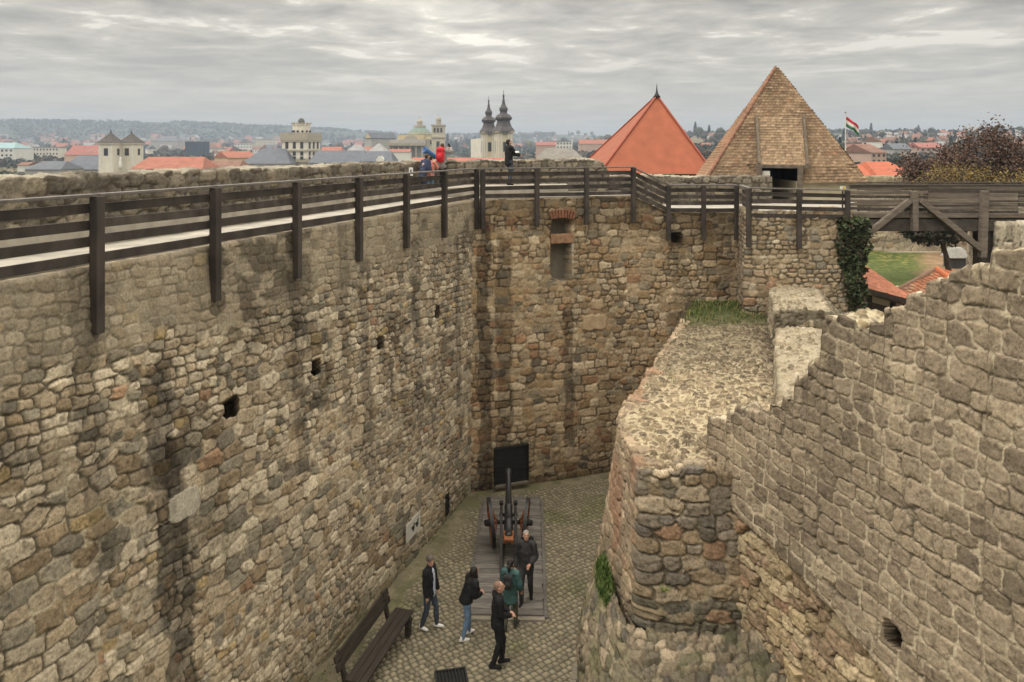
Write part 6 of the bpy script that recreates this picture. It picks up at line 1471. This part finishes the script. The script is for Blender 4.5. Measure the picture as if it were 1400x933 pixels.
CAPM = mat('grey_brown_beanie', (0.115, 0.10, 0.085), 0.9, 0.2, 12, 0.4); EYEM = mat('eye', (0.03, 0.022, 0.018), 0.25, 0.05, 1, 0); LIP = mat('lips', (0.33, 0.13, 0.105), 0.5, 0.05, 1, 0)
WORK = bpy.data.scenes.new('workbench')      # shapes are melted here, one at a time, then moved over
def fuse(name, shapes, voxel, material, parent, smooth=6, folds=0.0):
    """shapes melted into one continuous skin"""
    me = bpy.data.meshes.new(name); me.from_pydata(shapes.v, [], shapes.f); me.update()
    o = bpy.data.objects.new(name, me); WORK.collection.objects.link(o)
    m = o.modifiers.new('r', 'REMESH'); m.mode = 'VOXEL'; m.voxel_size = voxel; m.use_smooth_shade = True
    s = o.modifiers.new('s', 'SMOOTH'); s.factor = 0.5; s.iterations = smooth
    vl = WORK.view_layers[0]; vl.update(); dg = vl.depsgraph; e = bpy.data.meshes.new_from_object(o.evaluated_get(dg)); e.name = name
    WORK.collection.objects.unlink(o); COL.objects.link(o); o.modifiers.clear(); o.data = e; bpy.data.meshes.remove(me); e.materials.clear(); e.materials.append(material)
    if folds:                                            # creases in the cloth
        n = len(e.vertices); co = np.empty(n * 3); e.vertices.foreach_get('co', co); co = co.reshape(-1, 3); nn = np.empty(n * 3); e.vertices.foreach_get('normal', nn); nn = nn.reshape(-1, 3)
        q = fbm(co[:, 0] * 7 + co[:, 1] * 6 + 3, co[:, 2] * 17 + co[:, 1] * 5 - co[:, 0] * 6, 700, 3) - 0.5; co = co + nn * (q * 2 * folds)[:, None]; e.vertices.foreach_set('co', co.reshape(-1)); e.update()
    o.parent = parent
    return o
def limb(mb, pts, rads, n=12):
    for p, r in zip(pts, rads): mb.ball(p, r * 0.985, n, 8)
    for i in range(len(pts) - 1): mb.tube([pts[i], pts[i + 1]], [rads[i], rads[i + 1]], n)
def ik(a, c, l1, l2, pole):
    a, c = Vector(a), Vector(c); d = c - a; L = min(d.length, (l1 + l2) * 0.995); dn = d.normalized(); c = a + dn * L
    x = (l1 * l1 - l2 * l2 + L * L) / (2 * L); h = math.sqrt(max(l1 * l1 - x * x, 0)); pv = Vector(pole); pv = (pv - dn * pv.dot(dn)).normalized(); return a + dn * x + pv * h, c
def person(label, loc, face, height, feet, hands, jacket, trousers, shoes, hair, hairkind='short', lean=(0, 0), head_turn=0.0, head_nod=0.0, build=1.0, vox=0.0125, shirt=None, hood=False, padded=0.0, hem=0.80, elbow=None, group=None):
    """local axes: +y is where the person faces, +x their right hand; feet and hands are where they are put"""
    root = empty('person', loc, 0, label=label, cat='person', group=group); root.rotation_euler.z = face; s = height / 1.76; root.scale = (s, s, s)
    lx, ly = lean; hipz = 0.925 - (0.03 if abs(feet[0][1] - feet[1][1]) > 0.3 else 0)
    hip = Vector(((feet[0][0] + feet[1][0]) / 2, (feet[0][1] + feet[1][1]) / 2 * 0.8, hipz)); ch = hip + Vector((lx * .6, ly * .6, .34)); nk = hip + Vector((lx, ly, .555 - 0.3 * (lx * lx + ly * ly))); hd = nk + Vector((lx * .25, ly * .35 + .025 + 0.05 * math.sin(head_nod), .125))
    b = build; body = MB(); jk = MB(); tr = MB()
    # torso (skin underneath) and neck
    limb(body, [hip, hip + Vector((lx * .3, ly * .3, .17)), ch], [.105 * b, .098 * b, .108 * b]); limb(body, [ch, nk - Vector((0, 0, .03))], [.098 * b, .06]); limb(body, [nk - Vector((0, 0, .06)), hd - Vector((0, 0, .03))], [.058, .052])
    Rh = Matrix.Translation(hd) @ Matrix.Rotation(head_turn, 4, 'Z') @ Matrix.Rotation(-head_nod, 4, 'X')
    def hp(x, y, z): return Rh @ Vector((x, y, z))
    def hball(c, r, n=16, k=10, mb=body):
        prof = [(max(1e-3, math.sin(math.pi * i / k)), -math.cos(math.pi * i / k)) for i in range(k + 1)]; mb.lathe(prof, Rh @ Matrix.Translation(c) @ Matrix.Diagonal((*r, 1)), n)
    hball((0, -.008, .035), (.075, .095, .088)); hball((0, .018, -.025), (.060, .075, .085)); hball((0, .062, -.075), (.030, .028, .026))       # skull, face, chin
    hball((0, .098, -.012), (.014, .020, .026)); hball((0, .105, -.028), (.017, .016, .012)); hball((0, .082, .032), (.05, .016, .012))             # nose, brow
    for e in (-1, 1): hball((e * .076, -.008, -.005), (.012, .024, .032))
    for i, e in enumerate((-1, 1)):
        sh = nk + Vector((e * .165 * b, -.005, -.075)); hand = Vector(hands[i]); pole = Vector((e * 0.6, -1, -.35)) if elbow is None else Vector(elbow[i])
        el, wr = ik(sh, hand, .29, .265, pole); limb(body, [sh, el, wr], [.046, .034, .029], 10)
        limb(jk, [nk + Vector((e * .07, 0, -.05)), sh, (sh + el) / 2, el, el + (wr - el) * .55, wr - (wr - el) * .06], [.085 * b, .084 * b + padded, .072 + padded, .069 + padded, .060 + padded * .8, .050 + padded * .6], 12)
        # hand: palm, four unequal curled fingers, thumb from its side
        f = (wr - el).normalized(); sd = f.cross(Vector((0, 0, 1))); sd = sd.normalized() if sd.length > .1 else Vector((e, 0, 0)); up = sd.cross(f)
        limb(body, [wr, wr + f * .05, wr + f * .085], [.030, .034, .033], 10)
        for q, ln in enumerate((.068, .078, .073, .058)):
            o = sd * (.027 - .018 * q); a0 = wr + f * .088 + o; a1 = a0 + f * ln * .5 - up * .012; a2 = a1 + f * ln * .3 - up * .028; limb(body, [a0, a1, a2], [.0105, .0095, .008], 7)
        a0 = wr + f * .03 + sd * .03; limb(body, [a0, a0 + f * .035 + sd * .022, a0 + f * .065 + sd * .018 - up * .01], [.013, .0115, .009], 7)
        # leg
        hj = hip + Vector((e * .088 * b, 0, -.02)); ft = Vector(feet[i]); an = ft + Vector((0, 0, .085)); kn, an = ik(hj, an, .423, .418, (e * .05, 1, 0))
        limb(body, [hj, kn, an], [.078, .05, .036], 10)
        limb(tr, [hj + Vector((0, 0, .0)), hj + (kn - hj) * .4, kn, kn + (an - kn) * .45, an + Vector((0, 0, .0))], [.105 * b, .09 * b, .068, .064, .054], 12)
        toe = ft[3] if len(ft) > 3 else 0
        m = MB(); fd = Vector((e * .18, 1, 0)).normalized(); base = Vector((an.x, an.y, ft[2] if len(feet[i]) > 2 else 0)); lift = 0
        limb(m, [base + Vector((0, 0, .045)) - fd * .05, base + Vector((0, 0, .04)) + fd * .06, base + Vector((0, 0, .032)) + fd * .155], [.044, .043, .035], 10); limb(m, [base + Vector((0, 0, .05)) - fd * .03, base + Vector((0, 0, .10)) - fd * .02], [.046, .047], 10)
        fuse('shoe', m, .011, shoes, root, 4); limb(body, [an, base + Vector((0, 0, .045)), base + Vector((0, 0, .04)) + fd * .12], [.034, .034, .026], 8)
    limb(tr, [hip + Vector((-.06 * b, 0, .02)), hip + Vector((.06 * b, 0, .02))], [.118 * b, .118 * b]); limb(tr, [hip + Vector((0, 0, .09))], [.125 * b])
    # jacket: flattened trunk, hem, shoulders, collar
    def sl(c, rx, ry, rz_, mb=jk):
        mb.ball(c, (rx, ry, rz_), 16, 10)
    hz = hip + Vector((0, 0, hem - .925))
    for t in np.linspace(0, 1, 14):
        c = hz + (nk - Vector((0, 0, .10)) - hz) * t; wx = np.interp(t, [0, .35, .75, 1], [.178, .168, .185, .150]) * b + padded; wy = np.interp(t, [0, .4, .75, 1], [.142, .132, .140, .105]) * b + padded; sl(c, wx, wy, .115)
    limb(jk, [nk - Vector((0, 0, .08)), nk + Vector((0, -.005, 0.0))], [.10, .072])
    if hood: limb(jk, [nk + Vector((-.06, -.07, -.01)), nk + Vector((.06, -.07, -.01))], [.062, .062])
    bo = fuse('body', body, .0095, SKIN, root, 3); fuse('trousers', tr, vox, trousers, root, folds=.010); j = fuse('jacket', jk, vox, jacket, root, folds=.012)
    if shirt:
        m = MB(); c = hz + Vector((0, .0, .0)); 
        for t in np.linspace(0.02, .95, 7):
            q = hz + (nk - Vector((0, 0, .09)) - hz) * t; m.ball(q + Vector((0, np.interp(t, [0, .75, 1], [.085, .078, .05]) + padded, 0)), (.062, .075, .10), 12, 8)
        fuse('shirt', m, .011, shirt, root)
    # eyes, mouth
    for e in (-1, 1): 
        m = MB(); hball((e * .030, .083, .010), (.012, .008, .007), 8, 6, m); m.build('eye', EYEM, root)
    m = MB(); hball((0, .088, -.055), (.022, .008, .006), 8, 6, m); m.build('mouth', LIP, root)
    # hair or hat
    m = MB()
    if hairkind == 'short': hball((0, -.018, .048), (.083, .098, .086), mb=m); hball((0, -.055, -.005), (.074, .058, .07), mb=m)
    elif hairkind == 'cropped': hball((0, -.020, .048), (.078, .092, .083), mb=m); hball((0, -.05, .0), (.069, .055, .06), mb=m)
    elif hairkind == 'beanie': hball((0, -.012, .062), (.088, .105, .085), mb=m); hball((0, -.01, .03), (.087, .104, .04), mb=m)
    elif hairkind == 'long':
        hball((0, -.02, .045), (.09, .102, .092), mb=m); limb(m, [hp(0, -.06, .03), hp(0, -.085, -.1), nk + Vector((0, -.12, -.1))], [.085, .088, .075], 12); limb(m, [hp(-.06, -.02, 0), hp(-.07, -.03, -.1)], [.04, .045]); limb(m, [hp(.06, -.02, 0), hp(.07, -.03, -.1)], [.04, .045])
    elif hairkind == 'tail':
        hball((0, -.02, .047), (.085, .10, .088), mb=m); limb(m, [hp(0, -.11, .05), hp(0, -.15, .02), hp(0, -.15, -.10)], [.035, .042, .025], 10)
    elif hairkind == 'hood': hball((0, -.02, .035), (.105, .12, .115), mb=m); limb(m, [hp(0, -.05, -.04), nk + Vector((0, -.05, -.02))], [.10, .10])
    fuse('hood' if hairkind == 'hood' else ('beanie' if hairkind == 'beanie' else 'hair'), m, .010, hair, root, 4)
    return root, (hip, ch, nk, hd, s)
def backpack(label, root, info, material, cat='backpack', sz=(.30, .17, .44), back=.19):
    """worn bag, placed where the wearer carries it"""
    hip, ch, nk, hd, s = info; M = Matrix.Translation(root.location) @ Matrix.Rotation(root.rotation_euler.z, 4, 'Z') @ Matrix.Diagonal((s, s, s, 1))
    c = (ch + nk) / 2 + Vector((0, -back, -.10)); o = empty('backpack', M @ c, root.rotation_euler.z, label=label, cat=cat); o.scale = (s, s, s)
    m = MB(); x, y, z = sz; 
    for zz in (-.32, 0, .32): m.ball((0, 0, zz * z), (x * .52, y * .55, z * .24), 14, 9)
    m.box((0, .0, 0), (x * .86, y * .8, z * .8)); fuse('bag', m, .013, material, o, 5)
    m = MB(); m.ball((0, -y * .5, -z * .16), (x * .36, y * .3, z * .22), 12, 8); fuse('front_pocket', m, .013, material, o, 4)
    for e in (-1, 1): MB().tube([(e * .11, y * .3, z * .42), (e * .12, y * .62, z * .5), (e * .13, y * 1.7, z * .28), (e * .14, y * 1.5, -z * .2), (e * .12, y * .4, -z * .4)], .017, 7).build('strap', material, o, smooth=True)
    return o
def on_ground(u, v):
    y = 1050 * 10.01 / (v - HV - 73.5) ; p = P(u, v, y); return Vector((p.x, y, ground_z(y) + .04))
PI = math.pi
# facing angles: 0 = away from the camera, PI = toward it, -PI/2 = to the right, PI/2 = to the left
# 1 man in beanie, white trainers
person('man in a grey beanie, black jacket and white trainers standing near the bench', on_ground(588, 861), R(-112), 1.72, ((-.10, .12, 0), (.12, -.16, 0)), ((-.21, .10, .86), (.20, .02, .84)), BLACKC, DJEAN, WSHOE, CAPM, 'beanie', shirt=LBLUE, head_turn=R(-25), hem=.86, padded=.008)
# 2 woman in wide jeans leaning, black jacket
person('woman with long dark hair in a black jacket and light blue jeans leaning forward', on_ground(638, 874), R(-62), 1.62, ((-.10, .10, 0), (.11, -.16, 0)), ((-.05, .36, 1.06), (.08, .35, 1.03)), BLACKC, JEAN, WSHOE, HAIRD, 'long', lean=(.02, .17), head_nod=R(-18), head_turn=R(10), hem=.95, padded=.028)
# 3 shaven man in black, profile to the right
person('tall man with cropped hair dressed all in black, seen from the side', on_ground(680, 913), R(-82), 1.85, ((-.07, .10, 0), (.07, -.10, 0)), ((-.04, .25, 1.06), (.04, .27, 1.03)), BLACKC, BLACKC, BLACKC, STUB, 'cropped', lean=(0, .02), head_nod=R(-14), hood=True, hem=.84)
# 4 person in teal with ponytail, seen from behind
p4, i4 = person('person in a teal padded jacket with a dark ponytail, standing on the platform edge', on_ground(697, 862), R(-18), 1.62, ((-.09, -.10, 0), (.10, .18, 0)), ((-.19, .14, .86), (.24, .18, .92)), TEALC, OLIVE, CHARC, HAIRD, 'tail', padded=.018, head_nod=R(-10), hem=.72)
backpack('small black backpack worn on the right shoulder of the person in teal', p4, i4, CHARC, sz=(.24, .14, .34), back=.2)
# 5 grey-haired man facing the camera with a backpack
p5, i5 = person('grey haired bearded man in a charcoal jacket walking off the platform toward the viewer', on_ground(720, 826) + Vector((0, 0, .06)), PI - R(8), 1.80, ((-.09, -.16, 0.0), (.10, .22, 0.0)), ((-.12, .26, 1.02), (.26, .10, .86)), CHARC, CHARC, BLACKC, HAIRG, 'short', head_nod=R(-22), padded=.012, head_turn=R(12))
backpack('black backpack on the back of the grey haired man', p5, i5, BLACKC, sz=(.33, .18, .46), back=.2)
# ---- visitors on the wall walk ----
ZS = WALK + .34
def at_walk(u, y, z): p = P(u, 0, y); return Vector((p.x, y, z))
person('person in a navy jacket bending beside the telescope on the wall walk', at_walk(578, 28.4, WALK), R(-40), 1.62, ((-.09, .0, 0), (.09, -.06, 0)), ((-.14, .36, 1.0), (.16, .36, 1.0)), NAVY, NAVY, CHARC, HAIRB, 'short', lean=(.0, .20), head_nod=R(-20), padded=.015)
person('child in a salmon pink jacket and pale jeans looking into the telescope', at_walk(588.5, 28.9, WALK + .1), R(-10), 1.42, ((-.08, .0, 0), (.09, -.05, 0)), ((-.12, .36, 1.30), (.14, .36, 1.30)), SALM, JEAN, WSHOE, HAIRD, 'short', lean=(.0, .06), padded=.015)
p8, i8 = person('visitor in a grey jacket with a red backpack raising a phone over the parapet', at_walk(605, 29.3, ZS), R(-20), 1.66, ((-.09, .0, 0), (.1, -.05, 0)), ((-.02, .42, 1.50), (.16, .44, 1.52)), GREYJ, BLACKC, BLACKC, HAIRB, 'short', padded=.012, elbow=((-1, .2, -.6), (1, .2, -.6)))
backpack('bright red backpack worn by the visitor with the raised phone', p8, i8, REDC, sz=(.36, .2, .58), back=.2)
person('man in a dark jacket looking at his phone beside the parapet', at_walk(696, 30.0, ZS), R(-62), 1.83, ((-.09, .03, 0), (.09, -.05, 0)), ((-.05, .40, 1.14), (.06, .42, 1.12)), BLACKC, DJEAN, BLACKC, HAIRD, 'short', head_nod=R(-22), padded=.014)
def phones():
    c = mat('phone_black', (0.02, 0.02, 0.022), 0.3); w = mat('pale_phone', (0.62, 0.62, 0.6), 0.4)
    p = P(707, 208, 29.75); o = MB().box((0, 0, 0), (.16, .02, .085)).build('phone', w, bevel=0.006, label='pale phone in the hand of the man in the dark jacket', cat='phone'); o.location = p; o.rotation_euler = (R(-40), 0, R(20))
    p = P(614, 199, 28.9); o = MB().box((0, 0, 0), (.08, .012, .16)).build('phone', c, bevel=0.006, label='phone raised by the visitor with the red backpack', cat='phone'); o.location = p; o.rotation_euler = (0, R(-25), R(20))
phones()
def telescope():
    b = P(588, 262, 29.6); root = empty('coin_telescope', (b.x, b.y, WALK + .34), R(35), label='blue coin operated telescope on a dark stand by the parapet', cat='telescope'); root.scale = (.8, .8, .92)
    st = mat('dark_stand', (0.025, 0.027, 0.032), 0.5); bl = mat('blue_enamel', (0.055, 0.14, 0.32), 0.45, 0.1, 3, 0.03)
    MB().lathe([(.17, 0), (.16, .04), (.06, .07), (.05, 1.0), (.07, 1.03)], None, 14).build('stand', st, root, smooth=True)
    MB().box((0, 0, 1.12), (.16, .22, .2)).build('yoke', st, root, bevel=.02)
    M = Matrix.Translation((0, 0, 1.34)) @ Matrix.Rotation(R(-62), 4, 'Y')
    MB().lathe([(.08, -.34), (.10, -.33), (.12, -.2), (.13, .0), (.14, .26), (.15, .3), (.15, .36), (.11, .36), (.1, .3)], M, 18).build('tube', bl, root, smooth=True)
    MB().lathe([(.05, -.46), (.055, -.34)], M, 12).build('eyepiece', st, root, smooth=True)
telescope()
def notice():
    b = P(562, 232, 28.0); root = empty('notice_post', (b.x, b.y, WALK), label='small white notice with a dark figure on a post left of the telescope', cat='sign')
    MB().box((0, 0, .42), (.05, .05, .86)).build('post', M_RAIL, root); MB().box((0, -.03, .93), (.15, .02, .30)).build('panel', WSHOE, root, bevel=.004); MB().box((0, -.044, .95), (.05, .006, .11)).build('figure', CHARC, root)
notice()
bpy.data.scenes.remove(WORK)
